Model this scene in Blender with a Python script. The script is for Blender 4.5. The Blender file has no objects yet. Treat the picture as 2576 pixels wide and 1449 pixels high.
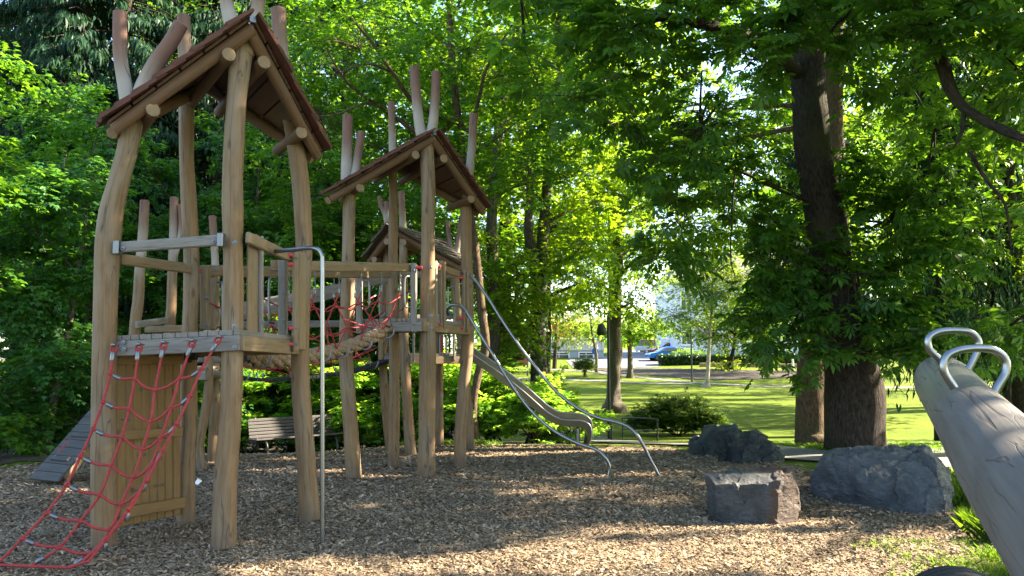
import bpy, bmesh, math, random
import numpy as np
from mathutils import Vector, Matrix
R = math.radians
sc = bpy.context.scene
COL = sc.collection
# ------------------------------------------------------------------ camera
PITCH = R(5.21); CAMZ = 1.6; FPX = 1924.4
cam = bpy.data.cameras.new('camera'); camo = bpy.data.objects.new('camera', cam); COL.objects.link(camo)
camo.location = (0, 0, CAMZ); camo.rotation_euler = (R(90) + PITCH, 0, 0)
cam.sensor_width = 36; cam.lens = 36 * FPX / 2576; cam.clip_start = .05; cam.clip_end = 2000
sc.camera = camo
# ------------------------------------------------------------------ sky, sun, exposure
SUN_AZ = R(12); SUN_EL = R(33)            # azimuth from +x towards +y
SUND = np.array([math.cos(SUN_AZ) * math.cos(SUN_EL), math.sin(SUN_AZ) * math.cos(SUN_EL), math.sin(SUN_EL)])
world = bpy.data.worlds.new('World'); sc.world = world; world.use_nodes = True
wn = world.node_tree.nodes; wl = world.node_tree.links
sky = wn.new('ShaderNodeTexSky'); sky.sky_type = 'NISHITA'; sky.sun_disc = False
sky.sun_elevation = SUN_EL; sky.sun_rotation = R(90) - SUN_AZ
sky.air_density = 1.0; sky.dust_density = 1.0
bg = wn['Background']; bg.inputs[1].default_value = .078
wl.new(sky.outputs[0], bg.inputs[0])
sl = bpy.data.lights.new('sun', 'SUN'); sl.energy = 5; sl.angle = R(.5); sl.color = (1, .86, .66)
so = bpy.data.objects.new('sun', sl); COL.objects.link(so)
so.rotation_euler = Vector(-SUND).to_track_quat('-Z', 'Y').to_euler()
sc.view_settings.view_transform = 'Standard'; sc.view_settings.look = 'None'
sc.view_settings.exposure = 3.12; sc.view_settings.gamma = 1
sc.cycles.max_bounces = 7; sc.cycles.diffuse_bounces = 4; sc.cycles.glossy_bounces = 3
sc.cycles.transmission_bounces = 5; sc.cycles.transparent_max_bounces = 8
sc.cycles.sample_clamp_indirect = 6; sc.cycles.use_denoising = True

# ------------------------------------------------------------------ geometry of the view
CP, SP = math.cos(PITCH), math.sin(PITCH)
def P(u, v, Y):
    """world point seen at photo position (u, v) (2576-wide) at forward distance Y"""
    a = (u - 1288) / FPX; b = (724.5 - v) / FPX
    d = CP - b * SP
    return np.array([a / d * Y, Y, CAMZ + (SP + b * CP) / d * Y])
PX = lambda w, Y: w / FPX * Y
_py = np.array([-30, 0, 13, 14, 16, 20, 24, 28, 31, 34, 40, 48, 58, 66, 72, 80, 90, 100, 120, 170, 260, 600.])
_pz = np.array([0, 0, 0, .0, -.19, -.61, -1.0, -1.38, -1.52, -1.42, -.95, -.6, -.12, .2, .58, 1.25, 1.95, 2.5, 3.3, 6, 10, 30.])
_yy = np.linspace(-30, 600, 6301); _zz = np.interp(_yy, _py, _pz)
_k = np.hanning(19); _k /= _k.sum()
_zs = np.convolve(np.pad(_zz, 9, mode='edge'), _k, mode='valid')
def terr(x, y):
    x = np.asarray(x, float); y = np.asarray(y, float)
    z = np.interp(y, _yy, _zs)
    s = lambda t: np.clip(t, 0, 1) ** 2 * (3 - 2 * np.clip(t, 0, 1))
    z = z - .3 * s((-x - 1.5) / 3) * s((y - 12) / 4) * (1 - s((y - 22) / 8))
    z = z + .018 * (np.sin(x * 2.1 + 1.1 * np.sin(y * .9)) * np.sin(y * 2.3 + .7) + .7 * np.sin(x * .9 - y * 1.3)) * s((13.2 - y) / 2) * s((y - 2) / 3)
    far = s((-x - 6) / 8) * s((y - 14) / 10)
    z = z * (1 - far) + far * (-.5)
    z = z + .05 * np.sin(x * .5 + 1.3) * np.sin(y * .4) * s((y - 30) / 6)
    return z
def T(x, y): return float(terr(x, y))
def G(u, v):
    """ground point seen at (u, v)"""
    ys = np.linspace(2, 150, 6000); a = (u - 1288) / FPX; b = (724.5 - v) / FPX; d = CP - b * SP
    x = a / d * ys; z = CAMZ + (SP + b * CP) / d * ys
    i = np.argmax(z < terr(x, ys))
    return np.array([x[i], ys[i], T(x[i], ys[i])])

# ------------------------------------------------------------------ objects
def org(o):
    l = np.zeros(3)
    while o is not None:
        l += np.array(o.location); o = o.parent
    return l
def tag(o, label=None, cat=None, group=None, kind=None):
    if label: o['label'] = label
    if cat: o['category'] = cat
    if group: o['group'] = group
    if kind: o['kind'] = kind
    return o
def thing(name, label, cat, loc=(0, 0, 0), group=None):
    o = bpy.data.objects.new(name, None); COL.objects.link(o); o.location = tuple(float(c) for c in loc)
    o.empty_display_size = .1
    return tag(o, label, cat, group)
def kids(o): return [c for c in bpy.data.objects if c.parent is o]
def dup(o, loc, rz=0., s=1., label=None, group=None, parent=None):
    c = o.copy(); COL.objects.link(c)
    if parent is None:
        c.location = tuple(float(q) for q in loc); c.rotation_euler = (0, 0, rz); c.scale = (s, s, s)
        if label: c['label'] = label
        if group: c['group'] = group
    else: c.parent = parent
    for k in kids(o): dup(k, None, parent=c)
    return c

class MB:
    """collects shapes into one mesh; every vertex carries a grain coordinate and a tint"""
    def __init__(s): s.V = []; s.F = []; s.Gc = []; s.Ti = []; s.Bl = []; s.S = []; s.rng = random.Random(5)
    def add(s, V, F, Gc=None, tint=0., smooth=False, bleach=0.):
        n = len(s.V); V = [tuple(float(c) for c in v) for v in V]
        s.V += V; s.F += [tuple(i + n for i in f) for f in F]
        s.Gc += list(Gc) if Gc is not None else V
        s.Ti += list(tint) if hasattr(tint, '__len__') else [tint] * len(V)
        s.S += [smooth] * len(F); s.Bl += list(bleach) if hasattr(bleach, '__len__') else [bleach] * len(V)
    def box(s, c, X, Y, Z, size, bev=.006, tint=0.):
        c = np.array(c, float); X, Y, Z = [np.array(a, float) / np.linalg.norm(a) for a in (X, Y, Z)]
        h = np.array(size) / 2.; b = min(bev, h.min() * .6)
        ro = s.rng.random() * 40
        V = []; Gc = []; idx = {}
        for sx in (-1, 1):
            for sy in (-1, 1):
                for sz in (-1, 1):
                    for ax in range(3):
                        q = np.array([sx * h[0], sy * h[1], sz * h[2]])
                        for k in range(3):
                            if k != ax: q[k] -= b * (sx, sy, sz)[k]
                        idx[(sx, sy, sz, ax)] = len(V)
                        V.append(c + X * q[0] + Y * q[1] + Z * q[2]); Gc.append((q[0] + ro, q[1] + ro * .7, q[2]))
        F = []
        for ax in range(3):
            o1, o2 = [k for k in range(3) if k != ax]
            for sg in (-1, 1):
                f = []
                for a, d in ((-1, -1), (1, -1), (1, 1), (-1, 1)):
                    t = [0, 0, 0]; t[ax] = sg; t[o1] = a; t[o2] = d; f.append(idx[(*t, ax)])
                F.append(f if (sg > 0) != (ax == 1) else f[::-1])
            for a in (-1, 1):
                for d in (-1, 1):
                    t0 = [0, 0, 0]; t1 = [0, 0, 0]; t0[ax] = -1; t1[ax] = 1
                    for t in (t0, t1): t[o1] = a; t[o2] = d
                    F.append([idx[(*t0, o1)], idx[(*t1, o1)], idx[(*t1, o2)], idx[(*t0, o2)]])
        for sx in (-1, 1):
            for sy in (-1, 1):
                for sz in (-1, 1): F.append([idx[(sx, sy, sz, k)] for k in range(3)])
        s.add(V, F, Gc, tint)
    def beam(s, p0, p1, w, h, up=(0, 0, 1), bev=.006, tint=0.):
        p0 = np.array(p0, float); p1 = np.array(p1, float); X = p1 - p0; L = np.linalg.norm(X); X /= L
        Yv = np.cross(up, X); Yv /= np.linalg.norm(Yv); Z = np.cross(X, Yv)
        s.box((p0 + p1) / 2, X, Yv, Z, (L, w, h), bev, tint)
    def tube(s, pts, r, n=10, cap=True, tint=0., lobes=0, pitch=.03, amp=.12, wob=0., seed=0, bleach=0.):
        pts = np.array(pts, float); m = len(pts)
        r = np.array(r if hasattr(r, '__len__') else [r] * m, float)
        tt = np.array(tint if hasattr(tint, '__len__') else [tint] * m, float); bb = np.array(bleach if hasattr(bleach, '__len__') else [bleach] * m, float)
        t = np.gradient(pts, axis=0); t /= np.linalg.norm(t, axis=1)[:, None] + 1e-12
        ref = np.array([0, 0, 1.]) if abs(t[0][2]) < .9 else np.array([1., 0, 0])
        u = np.cross(t[0], ref); u /= np.linalg.norm(u)
        L = np.concatenate([[0], np.cumsum(np.linalg.norm(np.diff(pts, axis=0), axis=1))])
        ro = s.rng.random() * 40; rg = np.random.default_rng(seed + 7)
        ph = rg.random(6) * 6.28
        V = []; Gc = []; Ti = []
        for i in range(m):
            u = u - t[i] * np.dot(u, t[i]); u /= np.linalg.norm(u); w = np.cross(t[i], u)
            for j in range(n):
                a = 2 * math.pi * j / n; rr = r[i]
                if lobes: rr *= 1 - amp + amp * abs(math.cos(lobes * .5 * (a - 2 * math.pi * L[i] / pitch / 1.)))*2
                if wob: rr *= 1 + wob * (math.sin(a + L[i] * 1.7 + ph[0]) * .6 + math.sin(2 * a + L[i] * 4.1 + ph[1]) * .5 + math.sin(3 * a - L[i] * 2.6 + ph[2]) * .4)
                V.append(pts[i] + (u * math.cos(a) + w * math.sin(a)) * rr)
                Gc.append((L[i] + ro, math.cos(a) * r[i] + ro * .3, math.sin(a) * r[i])); Ti.append(tt[i])
        F = []
        for i in range(m - 1):
            for j in range(n): k = (j + 1) % n; F.append((i * n + j, i * n + k, (i + 1) * n + k, (i + 1) * n + j))
        s.add(V, F, Gc, Ti, True, np.repeat(bb, n))
        if cap:
            for i, q in ((0, -1), (m - 1, 1)):
                ring = V[i * n:(i + 1) * n]; c = np.mean(ring, axis=0)
                Vc = [c + (x - c) * .88 + t[i] * q * r[i] * .07 for x in ring]
                f2 = [(j, (j + 1) % n, n + (j + 1) % n, n + j) for j in range(n)] + [tuple(range(n, 2 * n))]
                if q < 0: f2 = [f[::-1] for f in f2]
                s.add(list(ring) + Vc, f2, [(g[0] * 9, g[1], g[2]) for g in Gc[i * n:(i + 1) * n]] * 2, -1.)
    def ball(s, c, rad, n=8, squash=(1, 1, 1), M=None, tint=0.):
        V = []; F = []
        m = max(4, n // 2)
        for i in range(m + 1):
            th = math.pi * i / m
            for j in range(n):
                a = 2 * math.pi * j / n
                q = np.array([math.sin(th) * math.cos(a) * squash[0], math.sin(th) * math.sin(a) * squash[1], math.cos(th) * squash[2]]) * rad
                V.append(np.array(c) + (M @ q if M is not None else q))
        for i in range(m):
            for j in range(n): k = (j + 1) % n; F.append((i * n + j, (i + 1) * n + j, (i + 1) * n + k, i * n + k))
        s.add(V, F, None, tint, True)
    def build(s, name, mat, parent=None):
        o0 = org(parent) if parent is not None else np.zeros(3)
        me = bpy.data.meshes.new(name)
        me.from_pydata([tuple(np.array(v) - o0) for v in s.V], [], s.F)
        a = me.attributes.new('gc', 'FLOAT_VECTOR', 'POINT'); a.data.foreach_set('vector', np.array(s.Gc, dtype=np.float32).ravel())
        a = me.attributes.new('tint', 'FLOAT', 'POINT'); a.data.foreach_set('value', np.array(s.Ti, dtype=np.float32))
        a = me.attributes.new('bleach', 'FLOAT', 'POINT'); a.data.foreach_set('value', np.array(s.Bl, dtype=np.float32))
        me.polygons.foreach_set('use_smooth', s.S)
        me.materials.append(mat); me.update()
        bm = bmesh.new(); bm.from_mesh(me); bmesh.ops.recalc_face_normals(bm, faces=bm.faces); bm.to_mesh(me); bm.free()
        o = bpy.data.objects.new(name, me); COL.objects.link(o)
        if parent is not None: o.parent = parent
        return o
def cr(pts, n=8):
    """smooth curve through points (each row any length)"""
    p = np.array(pts, float)
    if len(p) < 3: return np.array([p[0] + (p[1] - p[0]) * t for t in np.linspace(0, 1, n + 1)])
    q = np.vstack([2 * p[0] - p[1], p, 2 * p[-1] - p[-2]]); out = []
    for i in range(1, len(q) - 2):
        for t in np.linspace(0, 1, n, endpoint=False):
            a, b, c, d = q[i - 1], q[i], q[i + 1], q[i + 2]
            out.append(.5 * (2 * b + (c - a) * t + (2 * a - 5 * b + 4 * c - d) * t * t + (3 * b - a - 3 * c + d) * t ** 3))
    out.append(p[-1]); return np.array(out)
def np_mesh(name, V, k, mat, parent=None, local=False, smooth=False, faces=None):
    """V (N,3) with k-gons in order, or explicit faces (M,k)"""
    V = np.asarray(V, dtype=np.float64)
    if parent is not None and not local: V = V - org(parent)
    n = len(V); me = bpy.data.meshes.new(name)
    me.vertices.add(n); me.vertices.foreach_set('co', V.astype(np.float32).ravel())
    li = np.arange(n, dtype=np.int32) if faces is None else np.asarray(faces, dtype=np.int32).ravel()
    nf = len(li) // k
    me.loops.add(nf * k); me.loops.foreach_set('vertex_index', li)
    me.polygons.add(nf); me.polygons.foreach_set('loop_start', np.arange(nf, dtype=np.int32) * k)
    me.polygons.foreach_set('loop_total', np.full(nf, k, dtype=np.int32))
    if smooth: me.polygons.foreach_set('use_smooth', np.ones(nf, dtype=bool))
    me.materials.append(mat); me.update(calc_edges=True); me.validate()
    o = bpy.data.objects.new(name, me); COL.objects.link(o)
    if parent is not None: o.parent = parent
    return o

# ------------------------------------------------------------------ materials
def mat(name):
    m = bpy.data.materials.new(name); m.use_nodes = True
    nt = m.node_tree; return m, nt, nt.nodes, nt.links, nt.nodes['Principled BSDF']
def nnoise(N, L, vec, scale, detail=4, rough=.55, dist=0.):
    n = N.new('ShaderNodeTexNoise'); n.inputs['Scale'].default_value = scale; n.inputs['Detail'].default_value = detail
    n.inputs['Roughness'].default_value = rough; n.inputs['Distortion'].default_value = dist
    if vec is not None: L.new(vec, n.inputs['Vector'])
    return n
def ramp(N, L, fac, stops):
    r = N.new('ShaderNodeValToRGB'); e = r.color_ramp.elements
    while len(e) < len(stops): e.new(.5)
    for el, (p, c) in zip(e, stops): el.position = p; el.color = (*c, 1) if len(c) == 3 else c
    L.new(fac, r.inputs[0]); return r
def vmul(N, L, vec, s):
    m = N.new('ShaderNodeVectorMath'); m.operation = 'MULTIPLY'; L.new(vec, m.inputs[0]); m.inputs[1].default_value = s; return m.outputs[0]
def mixc(N, L, f, a, b, mode='MIX'):
    m = N.new('ShaderNodeMix'); m.data_type = 'RGBA'; m.blend_type = mode
    for sock, v in ((m.inputs[0], f), (m.inputs[6], a), (m.inputs[7], b)):
        if hasattr(v, 'links'): L.new(v, sock)
        else: sock.default_value = v if not isinstance(v, tuple) else (*v, 1)
    return m.outputs[2]
def math_(N, L, op, a, b=None):
    m = N.new('ShaderNodeMath'); m.operation = op
    for i, v in enumerate((a, b)):
        if v is None: continue
        if hasattr(v, 'links'): L.new(v, m.inputs[i])
        else: m.inputs[i].default_value = v
    return m.outputs[0]
def bump(N, L, h, bs, strength=.3, dist=.02):
    b = N.new('ShaderNodeBump'); b.inputs['Strength'].default_value = strength; b.inputs['Distance'].default_value = dist
    L.new(h, b.inputs['Height']); L.new(b.outputs[0], bs.inputs['Normal'])
def wood(name, c1, c2, grey, greyness=.5, crack=.5, rough=.75, red=(.15, .07, .047), cracks2=False, knots=False):
    m, nt, N, L, bs = mat(name)
    at = N.new('ShaderNodeAttribute'); at.attribute_name = 'gc'; ti = N.new('ShaderNodeAttribute'); ti.attribute_name = 'tint'
    g = at.outputs['Vector']
    gr = nnoise(N, L, vmul(N, L, g, (1.6, 30, 30)), 1.6, 6, .62)
    big = nnoise(N, L, vmul(N, L, g, (.8, 4, 4)), 1.5, 4, .6)
    blot = nnoise(N, L, vmul(N, L, g, (3, 9, 9)), 1.2, 3, .5, .6)
    col = ramp(N, L, gr.outputs[0], [(.28, c1), (.7, c2)]).outputs[0]
    f = ramp(N, L, big.outputs[0], [(.62 - greyness * .4, (0, 0, 0)), (.78 - greyness * .3, (1, 1, 1))]).outputs[0]
    col = mixc(N, L, math_(N, L, 'MULTIPLY', f, .85), col, grey)
    col = mixc(N, L, ramp(N, L, blot.outputs[0], [(.5, (0, 0, 0)), (.75, (.4, .4, .4))]).outputs[0], col, tuple(x * .55 for x in c1))
    bl = N.new('ShaderNodeAttribute'); bl.attribute_name = 'bleach'
    col = mixc(N, L, math_(N, L, 'MULTIPLY', bl.outputs['Fac'], .75), col, (.36, .32, .27))
    cut = math_(N, L, 'MAXIMUM', math_(N, L, 'MULTIPLY', ti.outputs['Fac'], -1.), 0.)
    col = mixc(N, L, math_(N, L, 'MULTIPLY', cut, .8), col, (.24, .165, .085))
    if knots:
        kv = N.new('ShaderNodeTexVoronoi'); kv.inputs['Scale'].default_value = 1.; L.new(vmul(N, L, g, (3.2, 9, 9)), kv.inputs['Vector'])
        ks = N.new('ShaderNodeSeparateColor'); L.new(kv.outputs['Color'], ks.inputs[0])
        km = math_(N, L, 'MULTIPLY', ramp(N, L, kv.outputs['Distance'], [(.09, (1, 1, 1)), (.2, (0, 0, 0))]).outputs[0], ramp(N, L, ks.outputs[0], [(.72, (0, 0, 0)), (.76, (1, 1, 1))]).outputs[0])
        col = mixc(N, L, math_(N, L, 'MULTIPLY', km, .75), col, (.06, .036, .02))
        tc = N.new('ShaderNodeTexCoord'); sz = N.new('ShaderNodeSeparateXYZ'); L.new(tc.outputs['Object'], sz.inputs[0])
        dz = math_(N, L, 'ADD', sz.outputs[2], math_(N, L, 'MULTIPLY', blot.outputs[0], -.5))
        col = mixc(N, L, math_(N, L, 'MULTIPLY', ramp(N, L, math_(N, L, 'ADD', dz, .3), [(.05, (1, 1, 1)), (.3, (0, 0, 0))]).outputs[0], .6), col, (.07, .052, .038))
    rt = math_(N, L, 'MULTIPLY', math_(N, L, 'MAXIMUM', ti.outputs['Fac'], 0.), ramp(N, L, blot.outputs[0], [(.3, (.75, .75, .75)), (.6, (1, 1, 1))]).outputs[0])
    col = mixc(N, L, rt, col, red)
    ck = nnoise(N, L, vmul(N, L, g, (.55, 9, 9)), 1.5, 2, .4)
    band = math_(N, L, 'ABSOLUTE', math_(N, L, 'SUBTRACT', ck.outputs[0], .5))
    cm = ramp(N, L, band, [(.0, (1, 1, 1)), (.014, (0, 0, 0))]).outputs[0]
    gate = ramp(N, L, big.outputs[0], [(.42, (0, 0, 0)), (.5, (1, 1, 1))]).outputs[0]
    cm = math_(N, L, 'MULTIPLY', math_(N, L, 'MULTIPLY', cm, gate), crack)
    if cracks2:
        wv = nnoise(N, L, g, 3, 3); 
        va = N.new('ShaderNodeVectorMath'); va.operation = 'MULTIPLY_ADD'; L.new(wv.outputs['Color'], va.inputs[0]); va.inputs[1].default_value = (.0, .05, .05); L.new(g, va.inputs[2])
        vo = N.new('ShaderNodeTexVoronoi'); vo.feature = 'DISTANCE_TO_EDGE'; vo.inputs['Scale'].default_value = 1.; L.new(vmul(N, L, va.outputs[0], (1.5, 15, 15)), vo.inputs['Vector'])
        ln = ramp(N, L, vo.outputs['Distance'], [(.0, (1, 1, 1)), (.03, (0, 0, 0))]).outputs[0]
        g2_ = nnoise(N, L, vmul(N, L, g, (2.5, 8, 8)), 1.6, 3); ln = math_(N, L, 'MULTIPLY', ln, ramp(N, L, g2_.outputs[0], [(.5, (0, 0, 0)), (.56, (1, 1, 1))]).outputs[0])
        cm = math_(N, L, 'MAXIMUM', cm, math_(N, L, 'MULTIPLY', ln, .65))
    col = mixc(N, L, cm, col, (.03, .022, .016))
    L.new(col, bs.inputs['Base Color']); bs.inputs['Roughness'].default_value = rough
    h = math_(N, L, 'SUBTRACT', math_(N, L, 'MULTIPLY', gr.outputs[0], .35), cm)
    bump(N, L, h, bs, .35, .008)
    return m
def plain(name, col, rough=.6, metal=0., var=.15, scale=12., bmp=0.):
    m, nt, N, L, bs = mat(name)
    tc = N.new('ShaderNodeTexCoord'); n = nnoise(N, L, tc.outputs['Object'], scale, 5)
    c = ramp(N, L, n.outputs[0], [(.3, tuple(x * (1 - var) for x in col)), (.7, tuple(min(1, x * (1 + var)) for x in col))])
    L.new(c.outputs[0], bs.inputs['Base Color']); bs.inputs['Roughness'].default_value = rough; bs.inputs['Metallic'].default_value = metal
    if bmp: bump(N, L, n.outputs[0], bs, bmp, .02)
    return m
def leafmat(name, ca, cb, tr=.45, tcol=None, gloss=.35):
    m, nt, N, L, bs = mat(name)
    ge = N.new('ShaderNodeNewGeometry')
    col = ramp(N, L, ge.outputs['Random Per Island'], [(0, ca), (.85, cb), (1., tuple(min(1, x * 1.25) for x in cb))]).outputs[0]
    L.new(col, bs.inputs['Base Color']); bs.inputs['Roughness'].default_value = .42; bs.inputs['Specular IOR Level'].default_value = gloss
    t = N.new('ShaderNodeBsdfTranslucent'); tcol = tcol or (1.3, 1.0, .25)
    tc = mixc(N, L, 1., col, tcol, 'MULTIPLY'); 
    tb = N.new('ShaderNodeVectorMath'); tb.operation = 'SCALE'; L.new(tc, tb.inputs[0]); tb.inputs['Scale'].default_value = 2.2
    L.new(tb.outputs[0], t.inputs['Color'])
    mx = N.new('ShaderNodeMixShader'); mx.inputs[0].default_value = tr
    L.new(bs.outputs[0], mx.inputs[1]); L.new(t.outputs[0], mx.inputs[2]); L.new(mx.outputs[0], N['Material Output'].inputs[0])
    return m
def barkmat(name, c1, c2, moss=None, scale=9.):
    m, nt, N, L, bs = mat(name)
    at = N.new('ShaderNodeAttribute'); at.attribute_name = 'gc'; g = at.outputs['Vector']
    n = nnoise(N, L, vmul(N, L, g, (1.0, 3.2, 3.2)), scale, 8, .68, .4)
    b = nnoise(N, L, vmul(N, L, g, (.5, .6, .6)), 2, 4)
    col = ramp(N, L, n.outputs[0], [(.36, c1), (.66, c2)]).outputs[0]
    if moss: col = mixc(N, L, ramp(N, L, b.outputs[0], [(.5, (0, 0, 0)), (.68, (.7, .7, .7))]).outputs[0], col, moss)
    L.new(col, bs.inputs['Base Color']); bs.inputs['Roughness'].default_value = .95; bs.inputs['Specular IOR Level'].default_value = .15
    bump(N, L, n.outputs[0], bs, .9, .05)
    return m
M = {}
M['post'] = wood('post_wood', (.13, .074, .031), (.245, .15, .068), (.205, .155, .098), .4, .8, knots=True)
M['log'] = wood('log_wood', (.10, .052, .024), (.165, .092, .045), (.12, .08, .05), .3, .7)
M['grey'] = wood('grey_plank', (.125, .103, .077), (.20, .168, .128), (.21, .187, .16), .6, .5)
M['board'] = wood('tan_plank', (.17, .11, .05), (.25, .17, .085), (.21, .165, .105), .3, .4)
M['panel'] = wood('panel_wood', (.145, .083, .028), (.21, .127, .045), (.15, .10, .04), .3, .3)
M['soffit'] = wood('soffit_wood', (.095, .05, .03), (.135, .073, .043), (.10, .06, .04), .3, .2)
M['shingle'] = wood('shingle_wood', (.075, .026, .018), (.13, .047, .033), (.085, .05, .036), .35, .4)
M['shingle_old'] = wood('old_shingle_wood', (.06, .045, .031), (.105, .08, .055), (.075, .068, .05), .5, .4)
M['dark_plank'] = wood('dark_plank', (.032, .03, .028), (.06, .056, .052), (.066, .064, .061), .5, .4)
M['slat'] = wood('bench_slat', (.036, .032, .030), (.062, .055, .052), (.07, .065, .063), .5, .3)
M['seesaw'] = wood('seesaw_log', (.075, .063, .05), (.13, .112, .092), (.122, .11, .10), .62, .7, red=(.2, .22, .08), cracks2=True)
M['steel'] = plain('brushed_steel', (.26, .265, .27), .3, 1., .08, 30)
M['chute'] = plain('worn_chute_steel', (.10, .086, .055), .32, 1., .12, 6)
M['zinc'] = plain('zinc', (.18, .185, .19), .4, .9, .1, 40)
M['rope'] = plain('red_rope', (.30, .03, .027), .8, 0, .25, 60, .3)
M['redcap'] = plain('red_plastic', (.42, .03, .04), .45, 0, .1, 20)
M['hemp'] = plain('hemp_rope', (.24, .165, .095), .9, 0, .25, 40, .4)
M['black'] = plain('black_rubber', (.010, .0105, .011), .75, 0, .3, 30, .2)
M['tape'] = plain('grey_sleeve', (.2, .2, .215), .5, 0, .1, 30)
M['iron'] = plain('green_black_paint', (.016, .022, .02), .45, 0, .2, 20)
M['maple'] = leafmat('maple_leaf', (.036, .115, .018), (.075, .195, .026), .5)
M['forest'] = leafmat('forest_leaf', (.028, .105, .026), (.058, .172, .036), .48)
M['lime'] = leafmat('light_leaf', (.066, .165, .018), (.125, .25, .03), .58, (1.4, 1.0, .22))
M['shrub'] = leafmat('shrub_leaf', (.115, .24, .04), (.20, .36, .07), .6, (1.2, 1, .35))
M['chestnut'] = leafmat('chestnut_leaf', (.038, .115, .024), (.07, .175, .03), .52, gloss=.4)
M['spruce'] = leafmat('spruce_needle', (.010, .032, .018), (.022, .055, .027), .22, (1, 1, .6), gloss=.08)
M['bush'] = leafmat('dark_bush_leaf', (.034, .085, .020), (.075, .14, .03), .35)
M['ivy'] = leafmat('ivy_leaf', (.016, .05, .014), (.03, .08, .02), .2, gloss=.6)
M['copper'] = leafmat('copper_leaf', (.09, .05, .02), (.17, .10, .04), .5, (1, .8, .4))
M['birchleaf'] = leafmat('birch_leaf', (.09, .17, .03), (.15, .25, .05), .5)
M['grass'] = leafmat('grass_blade', (.055, .12, .014), (.10, .185, .024), .4, (1.1, 1, .3))
M['bark'] = barkmat('dark_bark', (.013, .010, .008), (.06, .046, .035), (.05, .055, .022))
M['bark_warm'] = barkmat('warm_bark', (.04, .028, .019), (.17, .115, .07), (.09, .08, .035))
M['bark_grey'] = barkmat('grey_bark', (.05, .042, .032), (.17, .145, .115), (.09, .10, .04))
M['bark_pale'] = barkmat('pale_bark', (.16, .13, .10), (.42, .38, .32), None, 5)
M['twig'] = plain('twig', (.03, .024, .018), .9)
# ================================================================== THE SETTING
def inside(poly, x, y):
    poly = np.array(poly); x = np.asarray(x); y = np.asarray(y); r = np.zeros(x.shape, bool)
    j = len(poly) - 1
    for i in range(len(poly)):
        xi, yi = poly[i]; xj, yj = poly[j]
        c = ((yi > y) != (yj > y)) & (x < (xj - xi) * (y - yi) / (yj - yi + 1e-12) + xi)
        r ^= c; j = i
    return r
def sheet(name, poly, step, dz, mt, jag=0.):
    poly = np.array(poly)
    xs = np.arange(poly[:, 0].min(), poly[:, 0].max() + step, step); ys = np.arange(poly[:, 1].min(), poly[:, 1].max() + step, step)
    X, Y = np.meshgrid(xs, ys); V = np.stack([X, Y, terr(X, Y) + dz], -1).reshape(-1, 3)
    cx = X[:-1, :-1] + step / 2; cy = Y[:-1, :-1] + step / 2
    rg = np.random.default_rng(3)
    keep = inside(poly, cx + rg.normal(0, jag + 1e-6, cx.shape), cy + rg.normal(0, jag + 1e-6, cx.shape))
    nx = len(xs); ii = np.arange(len(ys) - 1)[:, None] * nx + np.arange(nx - 1)[None, :]
    ii = ii[keep]; F = np.stack([ii, ii + 1, ii + nx + 1, ii + nx], -1)
    o = np_mesh(name, V, 4, mt, faces=F, smooth=True); tag(o, kind='structure'); return o
def ribbon(name, pts, w, dz, mt):
    c = cr(pts, 14); t = np.gradient(c, axis=0); t /= np.linalg.norm(t, axis=1)[:, None]; nrm = np.stack([-t[:, 1], t[:, 0]], -1)
    rows = np.linspace(-.5, .5, 7); V = []
    for s in rows: q = c + nrm * w * s; V.append(np.stack([q[:, 0], q[:, 1], terr(q[:, 0], q[:, 1]) + dz], -1))
    V = np.array(V); m = len(c); F = []
    for i in range(6):
        for j in range(m - 1): F.append((i * m + j, i * m + j + 1, (i + 1) * m + j + 1, (i + 1) * m + j))
    o = np_mesh(name, V.reshape(-1, 3), 4, mt, faces=np.array(F), smooth=True); return tag(o, kind='structure')
# lawn and terrain
m, nt, N, L, bs = mat('lawn'); tc = N.new('ShaderNodeTexCoord'); ob = tc.outputs['Object']
n1 = nnoise(N, L, ob, .35, 5, .6); n2 = nnoise(N, L, vmul(N, L, ob, (1, .6, 1)), 9, 6, .7); n3 = nnoise(N, L, ob, 60, 3, .7)
c = ramp(N, L, n1.outputs[0], [(.3, (.07, .115, .007)), (.52, (.11, .158, .009)), (.72, (.165, .195, .014))]).outputs[0]
c = mixc(N, L, math_(N, L, 'MULTIPLY', n2.outputs[0], .55), c, (.05, .08, .008))
c = mixc(N, L, ramp(N, L, n3.outputs[0], [(.45, (0, 0, 0)), (.7, (.6, .6, .6))]).outputs[0], c, (.16, .195, .02))
L.new(c, bs.inputs['Base Color']); bs.inputs['Roughness'].default_value = .9; bs.inputs['Specular IOR Level'].default_value = .1
bump(N, L, n3.outputs[0], bs, .8, .06); M['lawn'] = m
xs = np.concatenate([-np.geomspace(400, 31, 18), np.arange(-30, 40.1, .5), np.geomspace(41, 400, 18)])
ys = np.concatenate([np.arange(-24, 110, .5), np.geomspace(111, 600, 24)])
X, Y = np.meshgrid(xs, ys); V = np.stack([X, Y, terr(X, Y)], -1).reshape(-1, 3)
ii = (np.arange(len(ys) - 1)[:, None] * len(xs) + np.arange(len(xs) - 1)[None, :]).ravel()
tag(np_mesh('ground', V, 4, M['lawn'], faces=np.stack([ii, ii + 1, ii + len(xs) + 1, ii + len(xs)], -1), smooth=True), kind='structure')
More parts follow.
